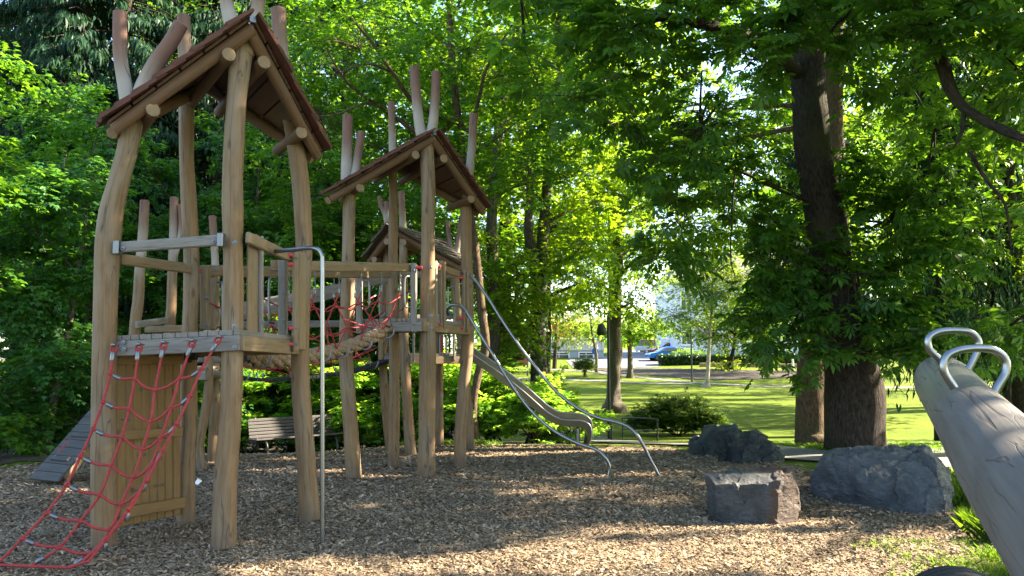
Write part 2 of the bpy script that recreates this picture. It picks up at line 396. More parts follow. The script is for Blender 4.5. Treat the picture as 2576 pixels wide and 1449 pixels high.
# forest floor
m, nt, N, L, bs = mat('forest_floor'); tc = N.new('ShaderNodeTexCoord'); n1 = nnoise(N, L, tc.outputs['Object'], 5, 8, .7)
c = ramp(N, L, n1.outputs[0], [(.35, (.022, .018, .012)), (.55, (.05, .038, .022)), (.68, (.03, .055, .014))])
L.new(c.outputs[0], bs.inputs['Base Color']); bs.inputs['Roughness'].default_value = .95; bump(N, L, n1.outputs[0], bs, .8, .06); M['floor'] = m
sheet('forest_floor', [(-40, 6), (-11, 7), (-8, 10.4), (-6.4, 15), (-3, 16.2), (0, 15.2), (1.3, 16), (1.3, 20), (-.5, 27), (-3, 36), (-40, 42)], .4, .012, M['floor'])
# wood chips
m, nt, N, L, bs = mat('wood_chips'); tc = N.new('ShaderNodeTexCoord'); ob = tc.outputs['Object']
wn_ = nnoise(N, L, ob, 7, 3); wv = N.new('ShaderNodeVectorMath'); wv.operation = 'ADD'; L.new(ob, wv.inputs[0])
sc_ = N.new('ShaderNodeVectorMath'); sc_.operation = 'SCALE'; L.new(wn_.outputs['Color'], sc_.inputs[0]); sc_.inputs['Scale'].default_value = .12; L.new(sc_.outputs[0], wv.inputs[1])
vo = N.new('ShaderNodeTexVoronoi'); vo.inputs['Scale'].default_value = 46; L.new(vmul(N, L, wv.outputs[0], (1, .55, 1)), vo.inputs['Vector'])
sp = N.new('ShaderNodeSeparateColor'); L.new(vo.outputs['Color'], sp.inputs[0])
c = ramp(N, L, sp.outputs[0], [(0, (.09, .066, .047)), (.35, (.16, .12, .083)), (.7, (.24, .185, .128)), (1, (.36, .285, .205))]).outputs[0]
big = nnoise(N, L, ob, .8, 4)
c = mixc(N, L, ramp(N, L, big.outputs[0], [(.4, (0, 0, 0)), (.7, (.45, .45, .45))]).outputs[0], c, (.10, .075, .055))
L.new(c, bs.inputs['Base Color']); bs.inputs['Roughness'].default_value = .95; bs.inputs['Specular IOR Level'].default_value = .15
bump(N, L, math_(N, L, 'SUBTRACT', sp.outputs[1], math_(N, L, 'MULTIPLY', vo.outputs['Distance'], 2)), bs, .7, .02); M['chipbed'] = m
BED = [(-14, -6), (4, -6), (2.7, 3), (3.0, 5.6), (4.0, 7.0), (4.9, 8.2), (4.6, 9.6), (4.15, 10.8), (3.7, 12.2), (3.2, 13.2), (2.4, 14.0), (0, 14.4), (-1.5, 14.9), (-3.2, 15.9), (-5.2, 16.9), (-6.3, 15.2), (-7.0, 12), (-7.6, 10.4), (-11, 8.6), (-14, 8)]
sheet('wood_chip_bed', BED, .1, .016, M['chipbed'], .04)
m, nt, N, L, bs = mat('chip'); ge = N.new('ShaderNodeNewGeometry')
c = ramp(N, L, ge.outputs['Random Per Island'], [(0, (.12, .083, .05)), (.3, (.215, .153, .092)), (.6, (.285, .208, .128)), (.85, (.365, .275, .175)), (1, (.47, .375, .255))])
tc = N.new('ShaderNodeTexCoord'); big = nnoise(N, L, tc.outputs['Object'], .8, 4)
c = mixc(N, L, ramp(N, L, big.outputs[0], [(.4, (0, 0, 0)), (.7, (.45, .45, .45))]).outputs[0], c.outputs[0], (.11, .082, .06))
L.new(c, bs.inputs['Base Color']); bs.inputs['Roughness'].default_value = .9; bs.inputs['Specular IOR Level'].default_value = .2; M['chip'] = m
rg = np.random.default_rng(11); n = 520000
yy = 1 / (1 / 4.6 + rg.random(n) * (1 / 17. - 1 / 4.6)); xx = yy * (rg.random(n) * 1.62 - .8)
k = inside(BED, xx + rg.normal(0, .15, n), yy + rg.normal(0, .15, n)); k &= rg.random(n) < np.clip((yy / 9) ** -.5, .3, 1); xx, yy = xx[k], yy[k]; n = len(xx)
ln = rg.gamma(5, .0049, n) * np.clip(yy / 7, 1, 1.5); wd = ln * rg.uniform(.2, .5, n); an = rg.random(n) * 6.283
d = np.stack([np.cos(an), np.sin(an), rg.normal(0, .28, n)], -1); d /= np.linalg.norm(d, axis=1)[:, None]
up = np.stack([rg.normal(0, .35, n), rg.normal(0, .35, n), np.ones(n)], -1); b = np.cross(up, d); b /= np.linalg.norm(b, axis=1)[:, None]
c0 = np.stack([xx, yy, terr(xx, yy) + .018 + rg.random(n) * .02], -1)
A = d * ln[:, None] / 2; B = b * wd[:, None] / 2
sk = rg.uniform(.5, 1, (n, 1))
tag(np_mesh('wood_chips', np.stack([c0 - A - B * sk, c0 + A - B, c0 + A + B * sk, c0 - A + B], 1).reshape(-1, 3), 4, M['chip']), 'loose pale and brown wood chips scattered over the play area', 'wood chips', kind='stuff')
# paths, soil, street
m, nt, N, L, bs = mat('path'); tc = N.new('ShaderNodeTexCoord'); n1 = nnoise(N, L, tc.outputs['Object'], 2, 8, .7); n2 = nnoise(N, L, tc.outputs['Object'], 60, 3)
c = mixc(N, L, n2.outputs[0], ramp(N, L, n1.outputs[0], [(.3, (.10, .095, .09)), (.7, (.17, .162, .152))]).outputs[0], (.14, .132, .125))
L.new(c, bs.inputs['Base Color']); bs.inputs['Roughness'].default_value = .9; bump(N, L, n2.outputs[0], bs, .3, .01); M['path'] = m
g2 = lambda u, v: G(u, v)[:2]
ribbon('footpath', [(-1.5, 44), (.6, 38), (2.3, 32.5), (3.1, 27.5), (3.35, 22), (3.6, 17), (4.1, 14), (5.0, 12.5), (6.0, 12.0), (7.6, 12.8), (9.8, 14.2), (16, 15.5), (26, 15)], 1.5, .03, M['path'])
ribbon('park_path', [g2(1300, 953), g2(1386, 956), g2(1528, 960), g2(1665, 966), g2(1741, 966)], 1.2, .034, M['path'])
ribbon('upper_park_path', [g2(1250, 925), g2(1381, 930), g2(1498, 936), g2(1583, 947), g2(1747, 963), g2(1883, 971), g2(2008, 973), g2(2240, 976), g2(2560, 972)], 1.3, .03, M['path'])
m, nt, N, L, bs = mat('soil'); tc = N.new('ShaderNodeTexCoord'); n1 = nnoise(N, L, tc.outputs['Object'], 2.5, 8, .7)
L.new(ramp(N, L, n1.outputs[0], [(.3, (.018, .012, .008)), (.7, (.05, .033, .024))]).outputs[0], bs.inputs['Base Color']); bs.inputs['Roughness'].default_value = .95
bump(N, L, n1.outputs[0], bs, 1, .15); M['soil'] = m
sheet('soil_bed', [g2(*q) for q in [(1490, 929), (1580, 927), (1700, 928.5), (1850, 931), (2015, 935), (2015, 950), (1900, 955), (1770, 956), (1660, 947), (1560, 940)]], .4, .05, M['soil'], .15)
m, nt, N, L, bs = mat('street_asphalt'); tc = N.new('ShaderNodeTexCoord'); n1 = nnoise(N, L, tc.outputs['Object'], 3, 6)
L.new(ramp(N, L, n1.outputs[0], [(.3, (.10, .10, .105)), (.7, (.15, .15, .155))]).outputs[0], bs.inputs['Base Color']); bs.inputs['Roughness'].default_value = .8; M['street'] = m
sheet('street', [g2(1440, 926), g2(1560, 926), g2(1655, 924), (16.2, 78), (28, 84), (30, 90), (16, 89), (17, 104), (13, 104), (11.5, 88), (6, 84)], .5, .03, M['street'])
# grass blades: tufts on the near right, thin fringe along the bed and lawn crest
rg = np.random.default_rng(21); gx = []; gy = []; gh = []
def gr(n, fx, fy, h, cond=None):
    x = fx(n); y = fy(n); gx.append(x); gy.append(y); gh.append(rg.uniform(.5, 1, n) * h)
def tufts(nt, per, x0, x1, y0, y1, h, sp):
    cx = rg.uniform(x0, x1, nt); cy = rg.uniform(y0, y1, nt); i = rg.integers(0, nt, nt * per)
    hh = h * rg.uniform(.5, 1.2, nt)
    gx.append(cx[i] + rg.normal(0, sp, len(i))); gy.append(cy[i] + rg.normal(0, sp, len(i))); gh.append(hh[i] * rg.uniform(.5, 1, len(i)))
tufts(130, 40, 3.0, 4.3, 4.6, 6.8, .075, .08); tufts(40, 40, 2.75, 3.2, 4.6, 5.8, .06, .05)
tufts(90, 60, 4.3, 6.2, 6.4, 7.6, .13, .07); tufts(9, 130, 4.1, 4.9, 6.7, 7.3, .24, .06)
tufts(300, 50, 4.9, 8.5, 6.5, 9.5, .13, .12); tufts(34, 45, 4.8, 6.4, 7.5, 8.8, .2, .1)
gr(60000, lambda n: rg.uniform(4.5, 13, n), lambda n: rg.uniform(6.6, 14.5, n), .07)
gr(5000, lambda n: rg.uniform(-2.5, -.2, n), lambda n: rg.uniform(14.6, 16.5, n), .08)
tufts(60, 40, 4.6, 6.5, 12.8, 14.4, .10, .06); tufts(26, 30, -.5, 2.4, 14.1, 14.4, .05, .05); tufts(60, 40, -2.2, -.3, 14.6, 15.4, .14, .07)
gr(40000, lambda n: rg.uniform(5.2, 16, n), lambda n: rg.uniform(14, 22, n), .08)
x = np.concatenate(gx); y = np.concatenate(gy); h = np.concatenate(gh); n = len(x)
k = ~((np.abs(x - np.interp(y, [12, 13, 14, 17, 22], [5, 4.6, 4.1, 3.6, 3.35])) < .85) & (y > 12.9) & (x < 5.4)) & ~((y > 11.2) & (y < 12.9) & (x > 4.2) & (x < 7.6))
x, y, h = x[k], y[k], h[k]; n = len(x)
b0 = np.stack([x, y, terr(x, y)], -1); an = rg.random(n) * 6.283; le = rg.uniform(.1, .7, n)
dr = np.stack([np.cos(an) * le, np.sin(an) * le, np.ones(n)], -1); wv_ = np.stack([-np.sin(an), np.cos(an), np.zeros(n)], -1) * (.0026 * np.clip(y / 6, 1, 3))[:, None]
mid = b0 + dr * (h * .55)[:, None]; tip = b0 + dr * h[:, None] + np.stack([np.cos(an) * le, np.sin(an) * le, -.3 * le], -1) * (h * .5)[:, None]
tag(np_mesh('grass', np.stack([b0 - wv_, b0 + wv_, mid + wv_, tip, mid - wv_], 1)[:, [0, 1, 2, 3, 4]].reshape(-1, 3), 5, M['grass']), 'fresh green grass blades and tufts beside the wood chips', 'grass', kind='stuff')

# ------------------------------------------------------------------ far houses and walls
M['plaster'] = plain('pale_blue_plaster', (.60, .63, .72), .9, 0, .06, 3)
M['plinth'] = plain('grey_blue_plinth', (.30, .36, .42), .9, 0, .1, 4)
M['frame'] = plain('white_frame', (.75, .76, .78), .5, 0, .05)
m, nt, N, L, bs = mat('window_glass'); bs.inputs['Base Color'].default_value = (.05, .07, .08, 1); bs.inputs['Roughness'].default_value = .08; M['glass'] = m
M['rooftile'] = plain('grey_roof', (.12, .11, .115), .8, 0, .2, 3)
M['clad'] = plain('grey_cladding', (.50, .48, .50), .7, 0, .08, 3)
M['garden_white'] = plain('white_render', (.8, .78, .74), .8, 0, .04)
m, nt, N, L, bs = mat('red_brick'); tc = N.new('ShaderNodeTexCoord'); br = N.new('ShaderNodeTexBrick'); mp = N.new('ShaderNodeMapping'); mp.inputs['Rotation'].default_value = (R(90), 0, 0)
L.new(tc.outputs['Object'], mp.inputs[0]); L.new(mp.outputs[0], br.inputs['Vector']); br.inputs['Scale'].default_value = 3
br.inputs['Color1'].default_value = (.20, .06, .05, 1); br.inputs['Color2'].default_value = (.26, .085, .065, 1); br.inputs['Mortar'].default_value = (.2, .13, .11, 1)
L.new(br.outputs[0], bs.inputs['Base Color']); bs.inputs['Roughness'].default_value = .9; M['brick'] = m
M['stone'] = plain('brown_stone', (.23, .16, .115), .9, 0, .3, 5, .5)
EX, EY, EZ = (1, 0, 0), (0, 1, 0), (0, 0, 1)
def window(par, x, y, z, w, h, cols=1):
    a = MB()
    for s in (-1, 1):
        a.box((x + s * w / 2, y - .03, z), EX, EY, EZ, (.12, .12, h + .12)); a.box((x, y - .035, z + s * h / 2), EX, EY, EZ, (w - .12, .12, .12))
    a.box((x, y - .02, z), EX, EY, EZ, (.07, .08, h - .12)); a.box((x, y - .022, z + h * .2), EX, EY, EZ, (w - .12, .07, .06))
    f = a.build('window', M['frame'], par)
    b = MB(); b.box((x, y - .012, z), EX, EY, EZ, (w - .1, .02, h - .1), .002); b.build('pane', M['glass'], f)
    c = MB(); c.box((x, y - .09, z - h / 2 - .12), EX, EY, EZ, (w + .3, .18, .08)); c.build('sill', M['frame'], f)
hz = 1.35; hy = 86.
ht = thing('house', 'large pale blue plastered house with tall windows behind the clipped hedge', 'house', (28, hy, hz))
a = MB(); a.box((29, hy + 5, hz + 4.9), EX, EY, EZ, (22, 10, 7.8), .02); a.build('wall', M['plaster'], ht)
a = MB(); a.box((29, hy + 4.95, hz + .2), EX, EY, EZ, (22.2, 10.2, 1.6), .03); a.build('plinth', M['plinth'], ht)
a = MB(); a.box((29, hy + 4.93, hz + 4.75), EX, EY, EZ, (22.14, 10.14, .22), .03); a.box((29, hy + 4.9, hz + 8.75), EX, EY, EZ, (22.7, 10.7, .35), .05); a.build('cornice', M['frame'], ht)
a = MB(); zz = hz + 8.93
a.add([(17.5, hy - .6, zz), (40.5, hy - .6, zz), (40.5, hy + 10.6, zz), (17.5, hy + 10.6, zz), (21, hy + 5, zz + 4), (37, hy + 5, zz + 4)], [(0, 1, 5, 4), (1, 2, 5), (2, 3, 4, 5), (3, 0, 4), (3, 2, 1, 0)]); a.build('roof', M['rooftile'], ht)
for i in range(7):
    for zz in (2.75, 6.6): window(ht, 19.6 + i * 2.95, hy, hz + zz, 1.15, 2.1)
    a = MB(); a.box((19.6 + i * 2.95, hy - .16, hz + .35), EX, EY, EZ, (1., .04, .4), .01); a.build('cellar_window', M['glass'], ht)
gx0, gx1, gy = 3.6, 10.2, 85.
gt = thing('garage', 'low grey cladded garage building with a wide blue framed window', 'garage', ((gx0 + gx1) / 2, gy, 1.2))
a = MB(); a.box(((gx0 + gx1) / 2, gy + 3, 1.75), EX, EY, EZ, (gx1 - gx0 - .1, 6, 1.3), .02); a.build('lower_wall', M['plinth'], gt)
a = MB()
for i in range(22): a.box((gx0 + (i + .5) * (gx1 - gx0) / 22, gy + 2.9, 3.0), EX, EY, EZ, ((gx1 - gx0) / 22 - .02, 6.2, 1.2), .02)
a.build('cladding', M['clad'], gt)
a = MB(); a.box(((gx0 + gx1) / 2, gy + 2.9, 3.7), EX, EY, EZ, (gx1 - gx0 + .5, 6.8, .18), .03); a.build('roof', M['garden_white'], gt)
window(gt, 5.2, gy, 1.75, 2.2, .9); window(gt, 8.2, gy, 1.75, 1.6, .9)
bt = thing('brick_building', 'low dark red brick outbuilding behind the trunks left of the ivy tree', 'outbuilding', (0, 76, .9))
a = MB(); a.box((-.6, 78, 1.9), EX, EY, EZ, (4.2, 4, 2.6), .02); a.build('wall', M['brick'], bt)
a = MB(); a.box((-.6, 78, 3.3), EX, EY, EZ, (4.5, 4.3, .18), .03); a.build('roof', M['clad'], bt)
a = MB(); a.box((1.65, 76.2, 1.9), EX, EY, EZ, (.22, .3, 2.6), .02); a.build('corner_post', M['frame'], bt)
a = MB(); zz = T(17, 98)
for i in range(5): a.box((17 + i * 1.8, 96.5, 3.1), EX, EY, EZ, (1.79, .4, 1.6), .03)
tag(a.build('stone_wall', M['stone']), 'brown stone garden wall across the street behind the parked cars', 'wall')
a = MB(); a.box((15.9, 94, 2.75), EX, EY, EZ, (1.8, .35, .55), .05); a.box((15.3, 94, 2.4), EX, EY, EZ, (.2, .3, .4)); a.box((16.5, 94, 2.4), EX, EY, EZ, (.2, .3, .4))  # stand-in for an unidentified overexposed white shape, not a known bench
tag(a.build('white_slab', M['garden_white']), 'small white stand-in slab for an unclear bright shape beside the street left of the cars', 'bench')
a = MB(); zz = .8
for i in range(16): a.box((18.4 + i * .95, 73.5, T(18 + i, 73.5) + .1), EX, EY, EZ, (.94, .3, .55), .03)
tag(a.build('low_wall', M['stone']), 'low dark stone wall along the foot of the clipped hedge', 'wall')
# cars
M['carblue'] = plain('blue_paint', (.02, .16, .52), .25, .2, .03); M['carred'] = plain('red_paint', (.30, .02, .03), .25, .2, .03)
M['tyre'] = plain('tyre_rubber', (.02, .02, .02), .8); M['lamp'] = plain('lamp_glass', (.7, .7, .7), .1); M['carglass'] = plain('car_glass', (.03, .04, .05), .06)
def car(label, loc, rz, paint):
    t = thing('parked_car', label, 'car', (0, 0, 0))
    prof = [(-2.1, .35), (-2.12, .62), (-1.95, .78), (-1.1, .93), (-.35, 1.40), (.2, 1.5), (1.2, 1.46), (1.9, 1.05), (2.05, .9), (2.1, .4), (1.7, .28), (-1.8, .28)]
    a = MB(); n = len(prof); V = []
    for y, s in ((-.86, .985), (-.8, 1), (.8, 1), (.86, .985)):
        for x, z in prof:
            k = 1 if z < .95 else 1 - .28 * (z - .95) / .55
            V.append((x * s, y * k, z * s + (1 - s) * .5))
    F = [tuple(range(n))[::-1], tuple(range(3 * n, 4 * n))]
    for r in range(3):
        for j in range(n): k = (j + 1) % n; F.append((r * n + j, r * n + k, (r + 1) * n + k, (r + 1) * n + j))
    a.add(V, F, smooth=False); a.build('body', paint, t)
    for s in (-1, 1):
        a = MB(); yb, yt = s * .872, s * .685
        a.add([(-.95, yb, .97), (1.62, yb, 1.0), (1.15, yt, 1.40), (-.28, yt, 1.36)], [(0, 1, 2, 3)] if s < 0 else [(3, 2, 1, 0)]); a.build('side_window', M['carglass'], t)
        for x in (-1.3, 1.28):
            a = MB(); a.tube([(x, s * .70, .32), (x, s * .9, .32)], .32, 16); w = a.build('wheel', M['tyre'], t)
            a = MB(); a.tube([(x, s * .8, .32), (x, s * .915, .32)], .2, 12); a.build('rim', M['zinc'], w)
        a = MB(); a.box((-2.02, s * .62, .68), EX, EY, EZ, (.18, .34, .14), .03); a.build('headlight', M['lamp'], t)
    a = MB(); a.add([(-1.12, -.76, .96), (-1.12, .76, .96), (-.40, .6, 1.40), (-.40, -.6, 1.40)], [(0, 1, 2, 3)]); a.build('windscreen', M['carglass'], t)
    t.location = loc; t.rotation_euler = (0, 0, rz); return t
q = P(1629, 908, 80); car('bright blue hatchback parked nose left beside the pale house', (q[0] + 2.1, 80.4, T(q[0] + 2, 80) + .03), R(8), M['carblue'])
q = P(1634, 893, 88); car('red car parked behind the bright blue hatchback', (q[0] + 2.1, 88, T(q[0] + 2, 88) + .03), R(14), M['carred'])
# ------------------------------------------------------------------ street furniture
def lamp(label, x, y, h, side):
    z = T(x, y); t = thing('street_lamp', label, 'street lamp', (x, y, z))
    a = MB(); a.tube([(x, y, z), (x, y, z + 1), (x, y, z + h)], [.07, .06, .045], 10); a.build('pole', M['iron'], t)
    a = MB(); zz = z + h - .35; a.tube([(x, y, zz + .1), (x + side * .12, y, zz + .12), (x + side * .24, y, zz + .02)], .02, 8); a.build('arm', M['iron'], t)
    a = MB(); c = (x + side * .25, y, zz - .18)
    a.tube([(c[0], y, c[2] + .22), (c[0], y, c[2] + .17), (c[0], y, c[2] + .02), (c[0], y, c[2] - .16), (c[0], y, c[2] - .22)], [.03, .11, .17, .19, .14], 14); a.build('lantern', M['iron'], t)
q = P(1533, 1108, 28.6); lamp('tall dark green street lamp with bell lantern beside the footpath railings', q[0], q[1], 4.6, -1)
q = G(1741, 963); lamp('thin dark street lamp at the junction of the far paths', q[0], q[1], 4.0 * q[1] / 55, -1)
q = G(1327, 946); lamp('dark street lamp left of the ivy covered trunk', q[0], q[1], 3.0, 1)
def railing(label, p, q):
    t = thing('path_railing', label, 'railing', p, 'steel hoop railings along the footpath')
    up = np.array([0, 0, .76]); a = MB()
    a.tube(cr([p, p + up * .85, p + up + (q - p) * .06, q + up + (p - q) * .06, q + up * .85, q], 6), .028, 8); a.build('hoop', M['iron'], t)
    a = MB(); a.tube([p + up * .45, q + up * .45], .022, 8); a.build('cross_bar', M['iron'], t)
def gp(u, Y, dx=0): x = (u - 1288) / FPX * Y; return np.array([x, Y, T(x, Y)])
railing('hoop railing on the near side of the dark bush', gp(1563, 29.8), gp(1649, 27.6)); railing('hoop railing behind the foot of the steel slide', gp(1468, 31), gp(1535, 27.6))
q = G(1995, 931); a = MB(); a.box((q[0], q[1], q[2] + .45), EX, EY, EZ, (.16, .16, 1.1), .02); tag(a.build('marker_post', M['garden_white']), 'white wooden marker post at the right end of the hedge', 'post')
q = G(1503, 925); t = thing('traffic_sign', 'small round blue traffic sign on a pale post by the street', 'traffic sign', q); M['signblue'] = plain('sign_blue', (.02, .08, .45), .4)
a = MB(); a.tube([q, q + np.array([0, 0, 2.2])], .04, 8); a.build('post', M['clad'], t)
a = MB(); c = q + np.array([-.2, -.06, 1.55]); a.tube([c, c + np.array([0, -.03, 0])], .33, 20); a.build('sign_plate', M['signblue'], t)
# ================================================================== THE PLAYGROUND
def vec(*a): return np.array(a, float)
def post(par, Y, main, branches=(), red_main=False, seed=0, Yt=None, name='post'):
    """round debarked trunk: main = [(u, v, w)...] top to bottom, branches continue from its top"""
    a = MB(); Yt = Y if Yt is None else Yt
    def rows(lst, y0, y1):
        p = [P(u, v, y0 + (y1 - y0) * i / max(1, len(lst) - 1)) for i, (u, v, w) in enumerate(lst)]
        r = [w / 2 / FPX * Y * 1.0 for u, v, w in lst]; return [(*q, s) for q, s in zip(p, r)]
    m = rows(main, Yt, Y)
    b = m[-1]; gz = T(b[0], b[1]) - .12
    if b[2] > gz: m.append((b[0] + (b[0] - m[-2][0]) * .05, b[1], gz, b[3] * 1.01))
    c = cr(m, 7)
    n = len(c); top = c[0][2]
    tint = [max(0, 1 - (top - q[2]) / .55) if red_main else 0 for q in c]
    a.tube(c[:, :3], c[:, 3], 16, True, tint, wob=.045, seed=seed, bleach=[.9 * max(0, 1 - abs(top - q[2] - .75) / .45) if red_main else 0 for q in c])
    for k, br in enumerate(branches):
        lst = rows(list(br), Yt, Yt); c = cr(lst, 7); L = len(c)
        h = c[-1][2] - c[0][2]
        tt = [min(1, max(0, (q[2] - c[0][2]) / (h + 1e-6) * 2.6 - 1.0)) for q in c]
        a.tube(c[:, :3], c[:, 3], 14, True, tt, wob=.04, seed=seed + 3 * k + 1, bleach=[1 - x if i > 3 else i * .3 for i, x in enumerate(tt)])
    return a.build(name, M['post'], par)
def bolt(par, p, d, r=.014):
    a = MB(); d = np.array(d, float); d /= np.linalg.norm(d); p = np.array(p)
    a.tube([p - d * .004, p + d * .003], r * 1.5, 10); a.tube([p + d * .003, p + d * .009, p + d * .013], [r, r * .85, r * .4], 8)
    return a.build('bolt', M['zinc'], par)
def roof(par, Fp, Lp, Rp, old=False, n=8):
    Fp, Lp, Rp = [np.array(q) for q in (Fp, Lp, Rp)]
    Bp = Lp + Rp - Fp; Bp[2] = Fp[2] - .03
    rd = Bp - Fp; rd[2] = 0; rd /= np.linalg.norm(rd)
    rf = thing('roof', None, None); rf.parent = par; rf.location = tuple(Fp - org(par))
    del_ = [k for k in list(rf.keys())]
    for Cp, sg in ((Lp, -1), (Rp, 1)):
        Cf = Cp - rd * .07; Cb = Cp + rd * .07
        nv = np.cross(Cp - Fp, rd); nv /= np.linalg.norm(nv); nv *= np.sign(nv[2])
        F0 = Fp + (Cp - Fp) / np.linalg.norm(Cp - Fp) * .02; B0 = Bp + (F0 - Fp)
        ef = lambda s: F0 + (Cf - F0) * s
        eb = lambda s: B0 + (Cb - B0) * s
        rg = random.Random(int(abs(Cp[0]) * 100))
        for i in range(n):
            s0, s1 = i / n - .03 * (i > 0), (i + 1) / n + (.045 if i < n - 1 else 0.02)
            j = rg.uniform(-.02, .03); ov = rd * (.125 + j); lo, hi = .010 + .001 * i, .044 + .001 * i
            a = MB(); k = MB()
            # a course is split into shingles of uneven width
            A0, A1, Bq0, Bq1 = ef(s0) - ov, ef(s1) - ov, eb(s0) + ov, eb(s1) + ov
            W = np.linalg.norm(Bq1 - A1); cuts = [0]
            while cuts[-1] < 1: cuts.append(cuts[-1] + rg.uniform(.10, .17) / max(W, .15))
            cuts[-1] = 1.
            if len(cuts) > 2 and cuts[-1] - cuts[-2] < .06: cuts.pop(-2)
            for t0, t1 in zip(cuts[:-1], cuts[1:]):
                e = .0035 / max(W, .1); dz = rg.uniform(0, .006); dl = (A1 - A0) * rg.uniform(-.05, .05)
                q = [A0 + (Bq0 - A0) * (t0 + e), A1 + dl + (Bq1 - A1) * (t0 + e), A1 + dl + (Bq1 - A1) * (t1 - e), A0 + (Bq0 - A0) * (t1 - e)]
                tp = [q[0] + nv * (lo + .019 + dz), q[1] + nv * (hi + .020 + dz), q[2] + nv * (hi + .020 + dz), q[3] + nv * (lo + .019 + dz)]
                bt_ = [q[0] + nv * lo, q[1] + nv * (hi - .012), q[2] + nv * (hi - .012), q[3] + nv * lo]
                ro = rg.random() * 30
                gc = [(g[0] + ro, g[1], 0) for g in ((0, 0), (.2, 0), (.2, .15), (0, .15))] + [(g[0] + ro, g[1], .03) for g in ((0, 0), (.2, 0), (.2, .15), (0, .15))]
                a.add(bt_ + tp, [(3, 2, 1, 0), (4, 5, 6, 7), (0, 1, 5, 4), (1, 2, 6, 5), (2, 3, 7, 6), (3, 0, 4, 7)], gc)
            a.build('shingle_course', M['shingle_old' if old else 'shingle'], rf)
        a = MB(); nb = 6
        for i in range(nb):
            s0, s1 = i / nb + .008, (i + 1) / nb - .008
            q = [ef(s0), ef(s1), eb(s1), eb(s0)]
            ro = i * 3.3; gc = [(0 + ro, 0, 0), (0 + ro, .15, 0), (1 + ro, .15, 0), (1 + ro, 0, 0)] * 2
            a.add([x + nv * .008 for x in q] + [x - nv * .014 for x in q], [(0, 1, 2, 3), (7, 6, 5, 4), (0, 4, 5, 1), (1, 5, 6, 2), (2, 6, 7, 3), (3, 7, 4, 0)], gc)
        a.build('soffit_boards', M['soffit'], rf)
        inn = rd * .05
        for A, Bq in ((F0 + inn, Cf), (B0 - inn, Cb)):
            d = (Bq - A) / np.linalg.norm(Bq - A); a = MB(); o = -nv * .075
            a.tube([A + o + d * .03, A + o + (Bq - A) * .5, Bq + o - d * .0], [.055, .056, .052], 14, wob=.03); a.build('rafter', M['log'], rf)
        for s, ex in ((.2, .16), (.73, .16)):
            c0, c1 = ef(s) - rd * .02, eb(s) + rd * ex
            a = MB(); o = -nv * .075 - vec(0, 0, .085)
            a.tube([c0 + o, (c0 + c1) / 2 + o, c1 + o], [.058, .055, .054], 14, wob=.03); a.build('purlin', M['log'], rf)
    for A in (Fp, Bp):
        a = MB(); a.box(A + vec(0, 0, -.03), rd, (-rd[1], rd[0], 0), EZ, (.02, .06, .06), .004); a.build('ridge_bracket', M['zinc'], rf)
    return rf
def deck(par, Lc, Fc, Rc, Bc, nb=12, th=.045, fh=.13):
    """boards run from the L-F side to the R-B side; fascia beams on all four sides"""
    Lc, Fc, Rc, Bc = [np.array(q) for q in (Lc, Fc, Rc, Bc)]
    dk = MB(); rg = random.Random(2)
    cuts = [0]
    while cuts[-1] < 1: cuts.append(cuts[-1] + rg.choice([.07, .085, .1, .11]))
    cuts[-1] = 1
    for t0, t1 in zip(cuts[:-1], cuts[1:]):
        t = (t0 + t1) / 2; p0 = Lc + (Fc - Lc) * t; p1 = Bc + (Rc - Bc) * t; w = np.linalg.norm(Fc - Lc) * (t1 - t0) - .006
        d = (p1 - p0) / np.linalg.norm(p1 - p0)
        dk.beam(p0 - d * .012 - vec(0, 0, th / 2), p1 - vec(0, 0, th / 2), w, th, (0, 0, 1), .005)
    o = dk.build('deck', M['grey'], par)
    tag(o)
    for k, (p, q) in enumerate(((Lc, Fc), (Fc, Rc), (Bc, Rc), (Lc, Bc))):
        a = MB(); z = vec(0, 0, th + fh / 2 + .002); a.beam(p - z, q - z, .06, fh, (0, 0, 1), .006)
        a.build('fascia_beam', M['grey' if k == 0 else 'board'], par)
    a = MB(); c = [(Lc + Bc) / 2, (Fc + Rc) / 2]; z = vec(0, 0, th + .06); a.beam(c[0] - z, c[1] - z, .08, .1); a.build('joist', M['board'], par)
def plank(par, name, p0, p1, w, h, mt, up=(0, 0, 1), bev=.01):
    a = MB(); a.beam(p0, p1, w, h, up, bev); return a.build(name, M[mt], par)
def handle(par, pts, r=.014):
    a = MB(); a.tube(cr(pts, 6), r, 8); return a.build('grab_handle', M['zinc'], par)
def redpin(par, p, q, r=.022):
    a = MB(); a.tube([p, q], r, 10); return a.build('spacer', M['redcap'], par)

